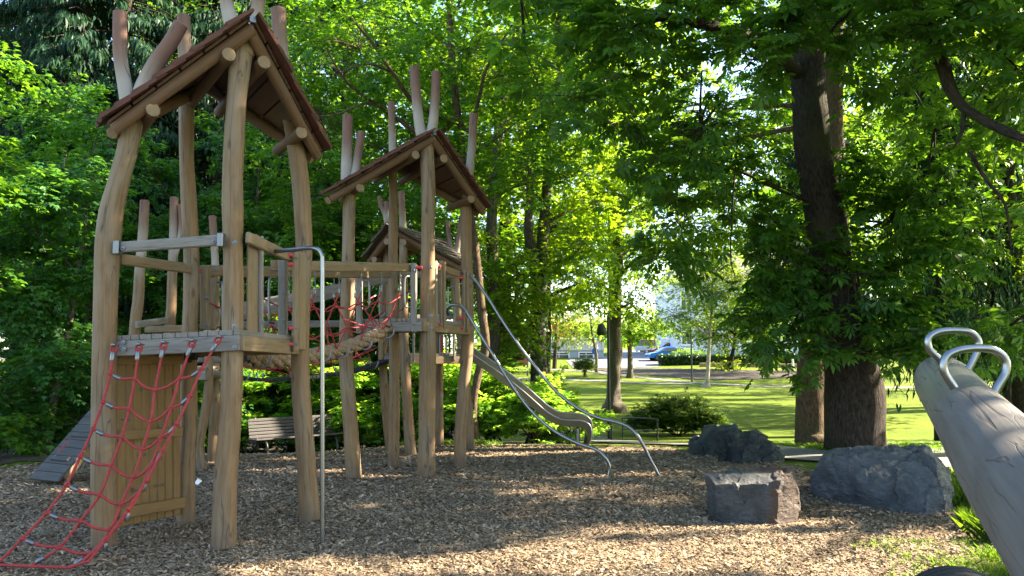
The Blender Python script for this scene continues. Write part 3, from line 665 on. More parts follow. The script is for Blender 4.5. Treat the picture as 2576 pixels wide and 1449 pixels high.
# ---- tower in front
t1 = thing('play_tower', 'nearest wooden play tower with tall forked posts, red shingle roof and plank wall', 'play tower', (-2.8, 7.05, 0), 'roofed wooden play towers')
post(t1, 6.55, [(332, 300, 54), (320, 375, 50), (300, 450, 52), (281, 525, 58), (272, 600, 60), (267, 720, 56), (262, 925, 57), (261, 1125, 57), (262, 1300, 59), (262, 1376, 60)],
     [[(330, 320, 46), (322, 260, 38), (313, 205, 35), (303, 140, 34), (302, 85, 35), (302, 31, 35)], [(335, 310, 48), (358, 225, 42), (392, 160, 42), (425, 112, 38), (455, 60, 36)]], seed=1)
post(t1, 6.5, [(608, 95, 62), (605, 140, 60), (602, 175, 55), (595, 250, 50), (589, 350, 52), (585, 450, 50), (585, 525, 52), (586, 625, 48), (587, 725, 52), (585, 875, 52), (582, 1025, 52), (575, 1125, 56), (567, 1225, 57), (562, 1376, 59)],
     [[(600, 135, 52), (583, 60, 40), (571, 5, 36), (566, -70, 35), (566, -120, 35)], [(615, 135, 50), (640, 60, 38), (652, -10, 34), (660, -80, 34)]], seed=5, Yt=6.58)
post(t1, 7.55, [(461, 40, 33), (464, 120, 33), (468, 210, 34), (470, 295, 38), (470, 400, 36), (475, 500, 38), (481, 625, 37), (482, 725, 40), (480, 775, 38), (475, 925, 38), (475, 1075, 40), (470, 1175, 40), (468, 1308, 42)], red_main=True, seed=9)
post(t1, 7.6, [(700, 24, 40), (703, 80, 38), (709, 150, 36), (722, 250, 38), (742, 360, 44), (755, 450, 44), (762, 550, 42), (765, 625, 42), (760, 725, 44), (756, 875, 43), (757, 975, 45), (765, 1100, 47), (772, 1200, 47), (778, 1308, 50)], red_main=True, seed=13)
roof(t1, P(636, 40, 6.34), P(268, 312, 6.36), P(804, 384, 7.75))
L1, F1, R1, B1 = P(286, 845, 6.62), P(606, 829, 6.42), P(748, 846, 7.5), P(470, 852, 7.55)
deck(t1, L1, F1, R1, B1)
plank(t1, 'guard_rail', P(295, 623, 6.5), P(558, 604, 6.4), .05, .092, 'grey')
plank(t1, 'guard_rail', P(303, 652, 6.62), P(478, 676, 7.46), .05, .095, 'board')
plank(t1, 'guard_rail', P(622, 597, 6.5), P(736, 650, 7.4), .045, .1, 'board')
for u, v, Y in ((296, 623, 6.47), (557, 604, 6.36)):
    a = MB(); c = P(u, v, Y); a.box(c, EX, EY, EZ, (.05, .075, .115), .004); a.build('bracket', M['zinc'], t1)
for u, v, Y in ((309, 624, 6.46), (539, 606, 6.37), (590, 820, 6.35), (590, 874, 6.34), (590, 610, 6.36), (467, 672, 7.38), (310, 861, 6.55), (311, 878, 6.55)): bolt(t1, P(u, v, Y), (0, -1, .1))
p = plank(t1, 'baluster', P(636, 588, 6.72), P(634, 856, 6.72), .022, .15, 'board', (.28, .96, 0), .012)
a = MB(); a.tube(cr([P(656, 595, 6.8), P(656, 730, 6.8), P(657, 872, 6.8)], 5), .026, 12, wob=.04); a.build('baluster', M['grey'], t1)
a = MB(); a.tube(cr([P(743, 636, 7.3), P(744, 760, 7.3), P(743, 884, 7.3)], 5), .03, 12, wob=.04); a.build('baluster', M['board'], t1)
plank(t1, 'baluster', P(760, 636, 7.42), P(758, 880, 7.42), .03, .12, 'board', (.28, .96, 0), .012)
for v in (642, 665, 826, 866): redpin(t1, P(727, v, 7.28), P(742, v, 7.3))
for v in (648, 825, 866): bolt(t1, P(746, v, 7.265), (0, -1, .1), .009)
for v in (610, 810, 850): bolt(t1, P(662, v, 6.775), (.3, -1, .1), .009)
a = MB(); a.box(P(481, 893, 7.2), EX, EY, EZ, (.11, .07, .1), .008); a.tube([P(478, 905, 7.14), P(478, 912, 7.14)], .02, 10); a.build('hinge_block', M['black'], t1)
# plank wall under the deck
wl_ = thing('plank_wall', None, None); wl_.parent = t1; wl_.location = tuple(P(290, 1330, 6.6) - org(t1))
a = MB(); nb = 8
for i in range(nb):
    t = (i + .5) / nb; Y = 6.72 + .75 * t; u = 292 + (453 - 292) * (t * 6.72 / Y * 1.0 + t * (1 - 6.72 / Y)); c0 = P(u, 893, Y); c1 = P(u, 1327 - 32 * t, Y)
    a.beam(c0, c1, .03, .094, (.3, .95, 0), .006)
a.build('planks', M['panel'], wl_)
for (ua, va, ub, vb, h) in ((288, 1096, 452, 1085, .085), (293, 1291, 458, 1263, .1), (288, 905, 452, 905, .09)):
    a = MB(); of = vec(.95, -.3, 0) * .031; a.beam(P(ua, va, 6.69) + of, P(ub, vb, 7.44) + of, .03, h, (0, 0, 1), .006); a.build('batten', M['panel'], wl_)
for u, v, t in ((326, 912, .2), (409, 921, .7), (354, 980, .38), (371, 978, .45), (305, 1055, .1), (322, 1055, .2), (400, 1073, .65), (345, 1145, .35), (364, 1143, .45), (392, 1220, .6), (408, 1219, .7), (314, 1236, .15), (333, 1232, .25)):
    bolt(wl_, P(u, v, 6.70 + .75 * t) + vec(.95, -.3, 0) * .02, (.95, -.3, 0), .009)
# fire pole
fp_ = thing('fire_pole', 'bent stainless steel sliding pole at the right of the nearest tower', 'sliding pole', (P(811, 1368, 6.66)[0], 6.66, 0))
a = MB(); q = [P(683, 633, 7.0), P(740, 628, 6.82), P(780, 624, 6.7), P(800, 628, 6.66), P(809, 641, 6.65), P(811, 665, 6.65), P(811, 800, 6.65), P(811, 1100, 6.65), P(811, 1372, 6.65)]
a.tube(cr(q, 8), .0195, 14); a.build('pole', M['steel'], fp_)
a = MB(); a.tube([P(681, 633, 7.02), P(685, 633, 6.99)], .035, 12); a.build('flange', M['zinc'], fp_)

# ---- climbing net
NR = [[(685, 190), (838, 225), (965, 290), (1115, 225), (1255, 160)], [(640, 365), (803, 410), (935, 487), (1063, 405), (1185, 325)], [(578, 535), (757, 585), (887, 660), (1003, 585), (1100, 500)],
      [(500, 705), (690, 765), (828, 835), (945, 755), (1015, 665)], [(415, 880), (620, 945), (752, 1000), (880, 905), (912, 850)], [(290, 1055), (500, 1105), (685, 1160), (790, 1060), (800, 1030)],
      [(140, 1215), (370, 1270), (570, 1305), (655, 1225), (665, 1215)], [(-20, 1378), (190, 1388), (430, 1396), (500, 1372), (548, 1360)]]
HK = [(287, 872), (350, 870), (412, 865), (484, 860), (551, 851)]
nY = lambda r: 6.36 - .55 * (r + 1) / 8
net = thing('climbing_net', 'red rope climbing net with silver ferrules hanging from the nearest tower', 'climbing net', (-3.7, 6.0, 0))
def rope(par, pts, r=.0105, name='rope', n=9, mt='rope'):
    pts = np.array(pts); L = np.sum(np.linalg.norm(np.diff(pts, axis=0), axis=1)); m = max(4, int(L / .011))
    s = np.concatenate([[0], np.cumsum(np.linalg.norm(np.diff(pts, axis=0), axis=1))]); q = np.linspace(0, s[-1], m)
    c = np.stack([np.interp(q, s, pts[:, k]) for k in range(3)], -1)
    a = MB(); a.tube(c, r, n, True, lobes=3, pitch=.055, amp=.16); return a.build(name, M[mt], par)
def ferrule(par, p, d, r=.016, l=.055):
    p = np.array(p); d = np.array(d, float); d /= np.linalg.norm(d); a = MB()
    a.tube([p - d * l / 2, p - d * l * .4, p + d * l * .4, p + d * l / 2], [r * .85, r, r, r * .85], 12); return a.build('ferrule', M['zinc'], par)
def knot(par, p, r=.02, mt='rope'):
    a = MB(); rg = random.Random(int(p[0] * 1e4))
    for k in range(3):
        th = [(.7 * math.cos(x) * r, .8 * math.sin(x) * r, .3 * r * math.sin(x * 2 + k)) for x in np.linspace(0, 6.28, 9)]
        Mx = Matrix.Rotation(rg.uniform(0, 3), 3, Vector((rg.random(), rg.random(), rg.random() + .1)).normalized())
        a.tube([np.array(p) + np.array(Mx @ Vector(x)) * 1.15 for x in th], r * .42, 6)
    return a.build('knot', M[mt], par)
np3 = lambda q, r: P(q[0] / 2.471, 862.6 + q[1] / 2.471, nY(r))
nodes = [[np3(q, r) for q in row] for r, row in enumerate(NR)]
for s in range(5):
    h = P(HK[s][0], HK[s][1], 6.34)
    st = [h + vec(0, 0, -.02)] + [nodes[r][s] for r in range(8)]
    rope(net, cr(st, 6), name='strand')
    d = nodes[0][s] - h; d /= np.linalg.norm(d)
    ferrule(net, h + d * .085, d, .019, .07)
    a = MB(); sd = np.cross(d, (0, 1, 0)); a.tube(cr([h + d * .06 + sd * .006, h + d * .03 + sd * .024, h - d * .005 + sd * .018, h - d * .016, h - d * .005 - sd * .018, h + d * .03 - sd * .024, h + d * .06 - sd * .006], 4), .0095, 7); a.build('loop', M['rope'], net)
    a = MB(); a.tube([h + vec(.012, .05, .01), h + vec(.012, -.035, .01)], .008, 8); a.ball(h + vec(.014, -.04, .014), .018, 10); a.build('eye_bolt', M['zinc'], net)
    for r in range(7): knot(net, nodes[r][s], .018)
for r in range(8):
    row = nodes[r]; pts = []
    for s in range(4):
        m = (row[s] + row[s + 1]) / 2 - vec(0, 0, .02 * (1 if r < 7 else 0)); pts += [row[s], m]
    pts.append(row[4]); c = cr(pts, 5); rope(net, c, name='cross_rope')
    if r < 7:
        for s, e in ((0, 1), (4, 3)):
            d = row[e] - row[s]; d[2] -= .06; d /= np.linalg.norm(d); ferrule(net, row[s] + d * .065, d, .017, .062)
for s in (1, 2): d = nodes[6][s] - nodes[7][s]; d /= np.linalg.norm(d); ferrule(net, nodes[7][s] + d * .07, d, .017, .06)

# ---- second tower
t2 = thing('play_tower', 'middle wooden play tower with red shingle roof between rope bridge and steel banisters', 'play tower', (-1.5, 10.9, 0), 'roofed wooden play towers')
post(t2, 10.4, [(880, 470, 33), (879, 511, 32), (877, 639, 33), (875, 753, 36), (870, 899, 36), (880, 1044, 36), (890, 1200, 41)],
     [[(876, 490, 30), (872, 440, 28), (873, 375, 27), (874, 290, 26)], [(884, 490, 28), (895, 425, 22), (903, 370, 21), (909, 332, 21)]], seed=21)
post(t2, 10.45, [(1073, 350, 37), (1074, 390, 36), (1077, 481, 36), (1076, 600, 34), (1076, 705, 36), (1076, 899, 42), (1074, 1093, 42), (1072, 1195, 45)],
     [[(1070, 370, 34), (1056, 320, 27), (1047, 240, 25), (1042, 169, 25)], [(1077, 370, 32), (1089, 310, 25), (1095, 240, 23), (1097, 181, 23)]], seed=25, Yt=10.3)
post(t2, 11.2, [(984, 257, 18), (986, 320, 18), (988, 400, 20), (989, 511, 23), (989, 656, 24), (991, 850, 26), (992, 1000, 27), (989, 1178, 28)], red_main=True, seed=29)
post(t2, 11.4, [(1192, 287, 22), (1188, 360, 22), (1180, 450, 23), (1172, 544, 29), (1174, 660, 29), (1176, 780, 31), (1176, 875, 32), (1166, 980, 30), (1159, 1080, 30), (1157, 1170, 31)], red_main=True, seed=33)
roof(t2, P(1093, 330, 10.15), P(822, 490, 10.2), P(1216, 527, 11.5))
L2, F2, R2, B2 = P(905, 803, 10.35), P(1062, 800, 10.2), P(1180, 812, 11.25), P(985, 806, 11.3)
deck(t2, L2, F2, R2, B2)
plank(t2, 'guard_rail', P(1090, 667, 10.4), P(1160, 692, 11.2), .045, .1, 'board')
plank(t2, 'guard_rail', P(885, 690, 10.4), P(985, 690, 11.2), .045, .1, 'board')
plank(t2, 'guard_rail', P(995, 690, 11.25), P(1172, 693, 11.35), .045, .1, 'board')
plank(t2, 'baluster', P(1097, 656, 10.45), P(1097, 823, 10.45), .025, .05, 'grey', (.6, .8, 0))
for u in (1110, 1118):
    a = MB(); a.tube([P(u, 659, 10.6), P(u, 740, 10.6), P(u + .5, 822, 10.6)], .024, 10, wob=.05); a.build('baluster', M['board'], t2)
for u, v0, v1 in ((1150, 696, 835), (1169, 679, 836), (1177, 682, 836)): plank(t2, 'baluster', P(u, v0, 11.1), P(u, v1, 11.1), .035, .05, 'board', (.6, .8, 0))
for u, v, Y in ((1102, 672, 10.5), (1104, 817, 10.5), (1160, 699, 11), (1160, 801, 11), (1160, 825, 11)): redpin(t2, P(u - 5, v, Y), P(u + 6, v, Y))
for v in (794, 826, 672): bolt(t2, P(1084, v, 10.2), (0, -1, .1), .016)
handle(t2, [P(1143, 722, 10.9), P(1130, 724, 10.9), P(1127, 735, 10.9), P(1128, 775, 10.9), P(1132, 788, 10.9), P(1143, 790, 10.9)])
# steel banister poles
bp = thing('banister_slide', 'pair of curved steel banister poles sliding from the middle tower to the chips', 'banister slide', (.9, 10.5, 0))
near = [(1128, 792), (1124, 782), (1131, 770), (1145, 767), (1160, 771), (1176, 788), (1199, 828), (1241, 895), (1283, 962), (1321, 1016), (1358, 1056), (1404, 1091), (1455, 1116), (1500, 1131), (1522, 1150), (1533, 1175), (1531, 1199)]
far = [(1145, 686), (1158, 686), (1172, 689), (1195, 704), (1224, 744), (1266, 811), (1312, 878), (1354, 932), (1404, 989), (1455, 1028), (1505, 1051), (1547, 1061), (1581, 1074), (1608, 1102), (1634, 1152), (1658, 1198)]
for lst, y0, y1 in ((near, 10.95, 10.25), (far, 11.3, 10.3)):
    a = MB(); n = len(lst); a.tube(cr([P(u, v, y0 + (y1 - y0) * min(1, i / (n - 3))) for i, (u, v) in enumerate(lst)], 8), .0225, 12); a.build('pole', M['steel'], bp)

# ---- third tower and slide
t3 = thing('play_tower', 'rearmost wooden play tower with mossy roof, lower deck and steel slide', 'play tower', (-1.4, 13.4, 0), 'roofed wooden play towers')
post(t3, 13.3, [(976, 560, 20), (974, 640, 20), (966, 750, 21), (965, 850, 21), (965, 947, 22), (972, 1044, 22), (981, 1134, 23)], [[(976, 580, 17), (971, 545, 14), (960, 520, 12), (953, 494, 12)], [(975, 570, 16), (972, 508, 14)]], seed=41)
post(t3, 12.8, [(1010, 482, 16), (1012, 530, 17), (1014, 586, 19), (1015, 700, 22), (1016, 850, 24), (1023, 996, 26), (1033, 1141, 28)], red_main=True, seed=43)
post(t3, 14.2, [(1100, 640, 18), (1104, 780, 19), (1105, 913, 20), (1105, 1129, 21)], seed=45)
post(t3, 13.5, [(1141, 655, 24), (1148, 760, 22), (1165, 900, 20), (1181, 1035, 18), (1183, 1139, 19)], [[(1141, 675, 20), (1135, 630, 14), (1129, 590, 12), (1126, 556, 11)], [(1142, 675, 20), (1152, 610, 14), (1158, 560, 13)]], seed=47)
roof(t3, P(984, 566, 12.55), P(930, 655, 13.5), P(1168, 668, 12.95), old=True)
L3, F3, R3, B3 = P(964, 889, 13.3), P(1030, 888, 12.75), P(1172, 890, 13.35), P(1100, 890, 14.0)
deck(t3, L3, F3, R3, B3)
for a_, b_ in (((1028, 893, 12.7), (1158, 893, 13.2)),):
    plank(t3, 'guard_rail', P(1035, 800, 12.7), P(1150, 795, 13.3), .045, .1, 'grey'); plank(t3, 'guard_rail', P(970, 790, 13.3), P(1030, 795, 12.8), .045, .1, 'grey')
for u, v0, v1, Y in ((1041, 760, 911, 12.65), (1142, 765, 908, 13.15)): plank(t3, 'baluster', P(u, v0, Y), P(u, v1, Y), .035, .08, 'grey', (0, 1, 0))
a = MB()
for i in range(4): a.beam(P(1104 + i * 9, 842, 13.9), P(1104 + i * 9, 888, 13.9), .03, .06, (0, 1, 0))
a.build('back_panel', M['dark_plank'], t3)
for u in (1106, 1123): handle(t3, [P(u, 895, 13.1), P(u, 850, 13.1), P(u + 3, 843, 13.1), P(u + 8, 843, 13.1)], .012)
a = MB(); a.tube([P(1110, 840, 13.2), P(1111, 905, 13.2)], .014, 8); a.build('hang_rope', M['rope'], t3)
sd_ = thing('slide', 'stainless steel chute slide descending right from the rearmost tower', 'slide', (.4, 13.5, 0))
ctr = [(1150, 888), (1168, 893), (1191, 908), (1235, 938), (1281, 972), (1315, 1000), (1342, 1024), (1364, 1043), (1388, 1058), (1410, 1066), (1435, 1068), (1455, 1069), (1468, 1074), (1475, 1087), (1476, 1104), (1473, 1122)]
c = cr([P(u, v, 13.55) for u, v in ctr], 5); nn = len(c)
t_ = np.gradient(c, axis=0); t_ /= np.linalg.norm(t_, axis=1)[:, None]; up_ = np.cross(t_, vec(0, 1, 0)); up_ *= np.sign(up_[:, 2] + 1e-3)[:, None]
up_ = np.array([u if u[2] > .05 or i < 5 else np.cross(t_[i], vec(0, -1, 0)) * -1 for i, u in enumerate(up_)])
for i in range(1, nn):
    if np.dot(up_[i], up_[i - 1]) < 0: up_[i] *= -1
hs = [.17 * min(1, max(.12, (nn - 1 - i) / 14)) for i in range(nn)]
prof = [(-.27, .5), (-.255, .56), (-.24, .5), (-.235, .25), (-.2, .06), (-.1, 0), (.1, 0), (.2, .06), (.235, .25), (.24, 1.0), (.255, 1.06), (.27, 1.0), (.27, -.15), (-.27, -.15)]
V = []; F = []; m = len(prof)
for i in range(nn):
    for yo, h in prof: V.append(c[i] + vec(0, yo, 0) + up_[i] * (h * hs[i] if h > 0 else h * .17 * .6))
for i in range(nn - 1):
    for j in range(m): k = (j + 1) % m; F.append((i * m + j, i * m + k, (i + 1) * m + k, (i + 1) * m + j))
a = MB(); a.add(V, F, smooth=False); a.build('chute', M['chute'], sd_)
for yo in (-.255, .255): a = MB(); a.tube([c[i] + vec(0, yo, 0) + up_[i] * hs[i] * (1.05 if yo > 0 else .55) for i in range(nn)], .016, 8); a.build('rim', M['steel'], sd_)
a = MB(); a.box(P(1452, 1098, 13.55), EX, EY, EZ, (.06, .36, .33), .01); a.build('foot', M['steel'], sd_)

# ---- fourth tower: open posts, ramp, rope
t4 = thing('play_platform', 'roofless post platform behind the nearest tower with a plank ramp', 'play platform', (-4.7, 11.4, 0))
post(t4, 11, [(364, 505, 22), (359, 591, 24), (352, 671, 25), (348, 750, 26), (339, 837, 27), (336, 1000, 27), (335, 1187, 28)], red_main=True, seed=51)
post(t4, 12, [(438, 497, 20), (436, 618, 22), (433, 697, 23), (431, 767, 24), (428, 835, 26), (425, 1170, 27)], [[(437, 650, 18), (449, 610, 12), (455, 560, 12), (452, 515, 11)]], red_main=True, seed=53)
post(t4, 11.9, [(534, 544, 18), (539, 618, 18), (542, 684, 19), (541, 800, 21), (541, 900, 22), (540, 1040, 24), (533, 1178, 28)], red_main=True, seed=55)
post(t4, 11, [(520, 690, 18), (523, 850, 20), (525, 960, 22), (515, 1040, 22), (502, 1115, 22), (507, 1180, 25)], red_main=True, seed=57)
L4, F4, R4, B4 = P(338, 926, 10.9), P(520, 924, 10.9), P(548, 920, 11.9), P(425, 920, 12)
deck(t4, L4, F4, R4, B4)
plank(t4, 'guard_rail', P(343, 817, 10.85), P(420, 806, 11.9), .05, .1, 'grey'); plank(t4, 'guard_rail', P(365, 829, 11.6), P(470, 826, 11.6), .05, .1, 'board')
for v in (906, 938): plank(t4, 'end_frame', P(496, v, 11.0), P(556, v, 11.2), .05, .07, 'grey')
rp = thing('ramp', 'sloping grey plank climbing ramp with cleats at the far left', 'ramp', (-5.9, 9.75, 0))
b0, b1 = P(109, 1209, 9.72), P(352, 931, 10.9); ax = (b1 - b0) / np.linalg.norm(b1 - b0); sdv = np.cross(ax, (0, 0, 1)); sdv /= np.linalg.norm(sdv); nr = np.cross(sdv, ax); nr *= np.sign(nr[2]); LL = np.linalg.norm(b1 - b0)
a = MB(); n = 15
for i in range(n): a.box(b0 + ax * LL * (i + .5) / n, sdv, ax, nr, (.56, LL / n - .006, .03), .004)
a.build('planks', M['dark_plank'], rp)
for i in range(4): a = MB(); a.box(b0 + ax * LL * (.17 + .2 * i) + nr * .027, sdv, ax, nr, (.34, .06, .028), .008); a.build('cleat', M['dark_plank'], rp)
for s in (-1, 1): a = MB(); a.box(b0 + ax * LL * .52 + sdv * s * .2 - nr * .075, ax, sdv, nr, (LL * .93, .06, .12), .01); a.build('stringer', M['board'], rp)
for s in (-1, 1):
    q = b0 + ax * LL * .13 + sdv * s * .2; a = MB(); a.tube([vec(q[0], q[1], -.05), vec(q[0], q[1], q[2] - .06)], .03, 8); a.build('foot', M['zinc'], rp)
rr = thing('hand_rope', 'red hand rope lying down the plank ramp', 'rope', P(137, 1160, 10))
rope(rr, cr([P(138, 1158, 10.0), P(160, 1125, 10.1), P(200, 1087, 10.3), P(231, 1058, 10.5), P(300, 950, 10.75), P(364, 840, 10.9)], 8), .017)
ferrule(rr, P(138, 1154, 9.99), P(150, 1138, 10) - P(138, 1158, 10), .025, .1)

# ---- rope bridge between the nearest and the middle tower
rb = thing('rope_bridge', 'knobbly thick rope bridge with red netting between nearest and middle tower', 'rope bridge', (-2.2, 9.0, 1.7), 'rope bridges')
XB = (P(522, 681, 7.75), P(924, 689, 10.35)); YB = (P(684, 668, 7.85), P(1034, 673, 10.3))
for p, q in (XB, YB): plank(rb, 'beam', p, q, .06, .115, 'board')
for u, v0, v1, Y, w in ((516, 668, 830, 7.7, .085), (538, 690, 830, 7.85, .07), (712, 655, 846, 7.75, .09), (904, 693, 840, 10.3, .085), (1041, 663, 836, 10.22, .085)):
    plank(rb, 'upright', P(u, v0, Y), P(u, v1, Y), .08, w, 'grey' if u > 600 else 'board', (0, 1, 0), .012)
for (uu, v0, v1, Y, s) in ((546, 710, 822, 7.75, 1), (690, 700, 812, 7.75, -1), (918, 703, 778, 10.2, 1), (1029, 695, 773, 10.15, -1)):
    d = 13 if Y < 9 else 11
    handle(rb, [P(uu, v0, Y), P(uu + s * d * .6, v0 + 1, Y - .03), P(uu + s * d, v0 + 12, Y - .05), P(uu + s * d, v1 - 12, Y - .05), P(uu + s * d * .6, v1 - 1, Y - .03), P(uu, v1, Y)], .0135)
for u, v, Y in ((500, 682, 7.6), (724, 642, 7.6)): redpin(rb, P(u - 6, v, Y), P(u + 6, v, Y))
for u, v, Y in ((521, 749, 7.65), (520, 818, 7.65), (543, 678, 7.72), (713, 735, 7.7), (713, 805, 7.7), (1041, 815, 10.17), (904, 824, 10.25), (1041, 680, 10.17)): bolt(rb, P(u, v, Y), (0, -1, .1), .013)
for u, v, Y in ((1054, 673, 10.2),): redpin(rb, P(u - 6, v, Y), P(u + 8, v, Y))
tr = cr([P(615, 902, 7.75), P(650, 906, 7.95), P(723, 903, 8.45), P(780, 896, 8.9), P(813, 890, 9.15), P(858, 879, 9.5), P(904, 862, 9.8), P(950, 840, 10.1), P(975, 818, 10.28)], 10)
s = np.concatenate([[0], np.cumsum(np.linalg.norm(np.diff(tr, axis=0), axis=1))]); LL = s[-1]
a = MB(); a.tube(tr, .058, 12)
k = 0; rows_ = int(LL / .088)
for i in range(rows_):
    q = (i + .5) / rows_ * LL; c = np.array([np.interp(q, s, tr[:, j]) for j in range(3)]); d = np.array([np.interp(min(q + .03, LL), s, tr[:, j]) for j in range(3)]) - c; d /= np.linalg.norm(d)
    u1 = np.cross(d, (0, 0, 1)); u1 /= np.linalg.norm(u1); u2 = np.cross(u1, d)
    for j in range(5):
        an = j * math.pi / 2.5 + i * .63; e = u1 * math.cos(an) + u2 * math.sin(an); e2 = np.cross(d, e)
        Mx = np.stack([d + e2 * .45, e2 - d * .45, e], 1)
        a.ball(c + e * .056, .055, 8, (1.1, .78, .72), Mx)
a.build('thick_rope', M['hemp'], rb)
for p, q in ((tr[0], tr[6]), (tr[-1], tr[-8])):
    a = MB(); a.tube([p, (p + q) / 2, q], [.075, .082, .078], 12); a.build('tape_wrap', M['black'], rb)
def side_net(par, beam, base, nh, chain_l, mid=.5, uprights=True):
    """chains from the beam, ropes zigzagging to the walking rope, two sagging cross ropes"""
    p, q = beam; rg = random.Random(4); tops = []; mids = []; low = []
    for i in range(nh):
        t = (i + .6) / (nh + .2); h = p + (q - p) * t - vec(0, 0, .06)
        bi = (i + .6) / (nh + .2) * (len(base) - 1); b = base[int(bi)]
        e = h + vec(0, 0, -chain_l); dv = b - h; sgn = 1 if i % 2 else -1
        a = MB()
        nl = 4
        for k in range(nl):
            c = h + vec(0, 0, -chain_l * (k + .5) / nl); ax_ = vec(1, 0, 0) if k % 2 else vec(0, 1, 0); ll = chain_l / nl * .68
            a.tube([c + vec(0, 0, ll * math.cos(x)) + ax_ * .008 * math.sin(x) for x in np.linspace(0, 6.283, 9)], .0028, 5, False)
        a.build('chain', M['zinc'], par); ferrule(par, e - vec(0, 0, .03), (0, 0, 1), .014, .06)
        tops.append(e - vec(0, 0, .055)); low.append(b)
        mids.append(e + (b - e) * mid + (q - p) * (.008 * sgn))
    for i in range(nh):
        rope(par, cr([tops[i], mids[i], low[i] + vec(0, 0, .03)], 5), .0085, 'net_rope', 6)
        if i + 1 < nh and i % 2 == 0: rope(par, cr([mids[i], (mids[i] + low[i + 1]) / 2 + vec(0, 0, .01), low[i + 1] + vec(0, 0, .03)], 4), .0075, 'net_rope', 6)
        a = MB(); b = low[i]; d = (q - p) / np.linalg.norm(q - p); u1 = np.cross(d, (0, 0, 1)); u1 /= np.linalg.norm(u1)
        a.tube(cr([b + u1 * .085 * math.cos(x) + vec(0, 0, .085 * math.sin(x)) + d * .02 * x for x in np.linspace(2.4, 6.6, 7)], 4), .012, 7); a.build('rope_sleeve', M['tape'], par)
    for fr in (.42, 1.0):
        row = [tops[i] + (mids[i] - tops[i]) * fr if fr < 1 else mids[i] + (low[i] - mids[i]) * .35 for i in range(nh)]
        pts = []
        for i in range(nh):
            pts.append(row[i])
            if i + 1 < nh: pts.append((row[i] + row[i + 1]) / 2 - vec(0, 0, .05))
        e0 = p + (row[0] - (p + (q - p) * .09)) * 1. ; ez = row[-1] + (q - p) * .12 + vec(0, 0, .1)
        rope(par, cr([row[0] - (q - p) * .1 + vec(0, 0, .1)] + pts + [ez], 5), .008, 'net_rope', 6)
        ferrule(par, ez, row[-1] - ez, .013, .05)
        for r_ in row: knot(par, r_, .013)
side_net(rb, XB, tr + vec(-.05, .05, 0), 6, .2); side_net(rb, YB, tr + vec(.05, -.05, 0), 6, .2)

# ---- belt bridge between the open platform and the rearmost tower
bb = thing('belt_bridge', 'black belt net bridge sagging between open platform and rearmost tower', 'rope bridge', (-3, 12.3, 1.3), 'rope bridges')
bpts = [(556, 935, 11.4), (610, 951, 11.6), (673, 956, 11.9), (734, 952, 12.15), (795, 947, 12.4), (855, 939, 12.65), (892, 933, 12.8), (940, 918, 13), (979, 906, 13.2)]
bc = cr([P(*q) for q in bpts], 6); a = MB()
for i in range(len(bc) - 1):
    d = bc[i + 1] - bc[i]; a.box((bc[i] + bc[i + 1]) / 2, d, np.cross((0, 0, 1), d), np.cross(d, np.cross((0, 0, 1), d)), (np.linalg.norm(d) * .94, .34, .05), .006)
a.build('belt', M['black'], bb)
XC = (P(541, 786, 11.1), P(980, 700, 12.9)); YC = (P(556, 806, 12.2), P(900, 726, 13.4))
for p, q in (XC, YC): plank(bb, 'beam', p, q, .06, .14, 'grey')
plank(bb, 'beam', P(560, 818, 12.6), P(905, 814, 13.5), .05, .12, 'grey')
for u, v0, v1, Y in ((978, 690, 790, 12.9), (904, 716, 835, 13.4), (958, 850, 905, 12.9)): plank(bb, 'upright', P(u, v0, Y), P(u, v1, Y), .07, .1, 'board', (0, 1, 0), .01)
side_net(bb, (P(560, 860, 11.2), P(965, 790, 12.8)), bc + vec(0, -.15, .03), 4, .1)
side_net(bb, (P(570, 870, 12.2), P(930, 800, 13.3)), bc + vec(0, .15, .03), 3, .1)
handle(bb, [P(960, 722, 12.6), P(955, 726, 12.6), P(955, 790, 12.6), P(963, 796, 12.6), P(969, 786, 12.6)], .013)

# ---- bench
pl, pr = vec(-5.36, 16.0, 0), vec(-3.92, 17.35, 0); pl[2] = T(*pl[:2]); pr[2] = T(*pr[:2]); pl[2] = pr[2] = (pl[2] + pr[2]) / 2
be = thing('bench', 'weathered dark slatted park bench at the edge of the woods', 'bench', (pl + pr) / 2)
ex = (pr - pl) / np.linalg.norm(pr - pl); ey = vec(ex[1], -ex[0], 0); LB = np.linalg.norm(pr - pl); cm = (pl + pr) / 2   # ey points to the viewer
bk = thing('backrest', None, None); bk.parent = be; st = thing('seat', None, None); st.parent = be
for i in range(6): z = .5 + .068 * i; a = MB(); a.beam(cm - ex * LB / 2 + vec(0, 0, z) - ey * (.16 + .018 * i), cm + ex * LB / 2 + vec(0, 0, z) - ey * (.16 + .018 * i), .024, .056, (0, 0, 1), .006); a.build('slat', M['slat'], bk)
for i in range(6): a = MB(); o = ey * (-.12 + .075 * i) + vec(0, 0, .45 + .006 * i); a.beam(cm - ex * (LB / 2 + .04) + o, cm + ex * (LB / 2 + .04) + o, .062, .03, (0, 0, 1), .006); a.build('slat', M['slat'], st)
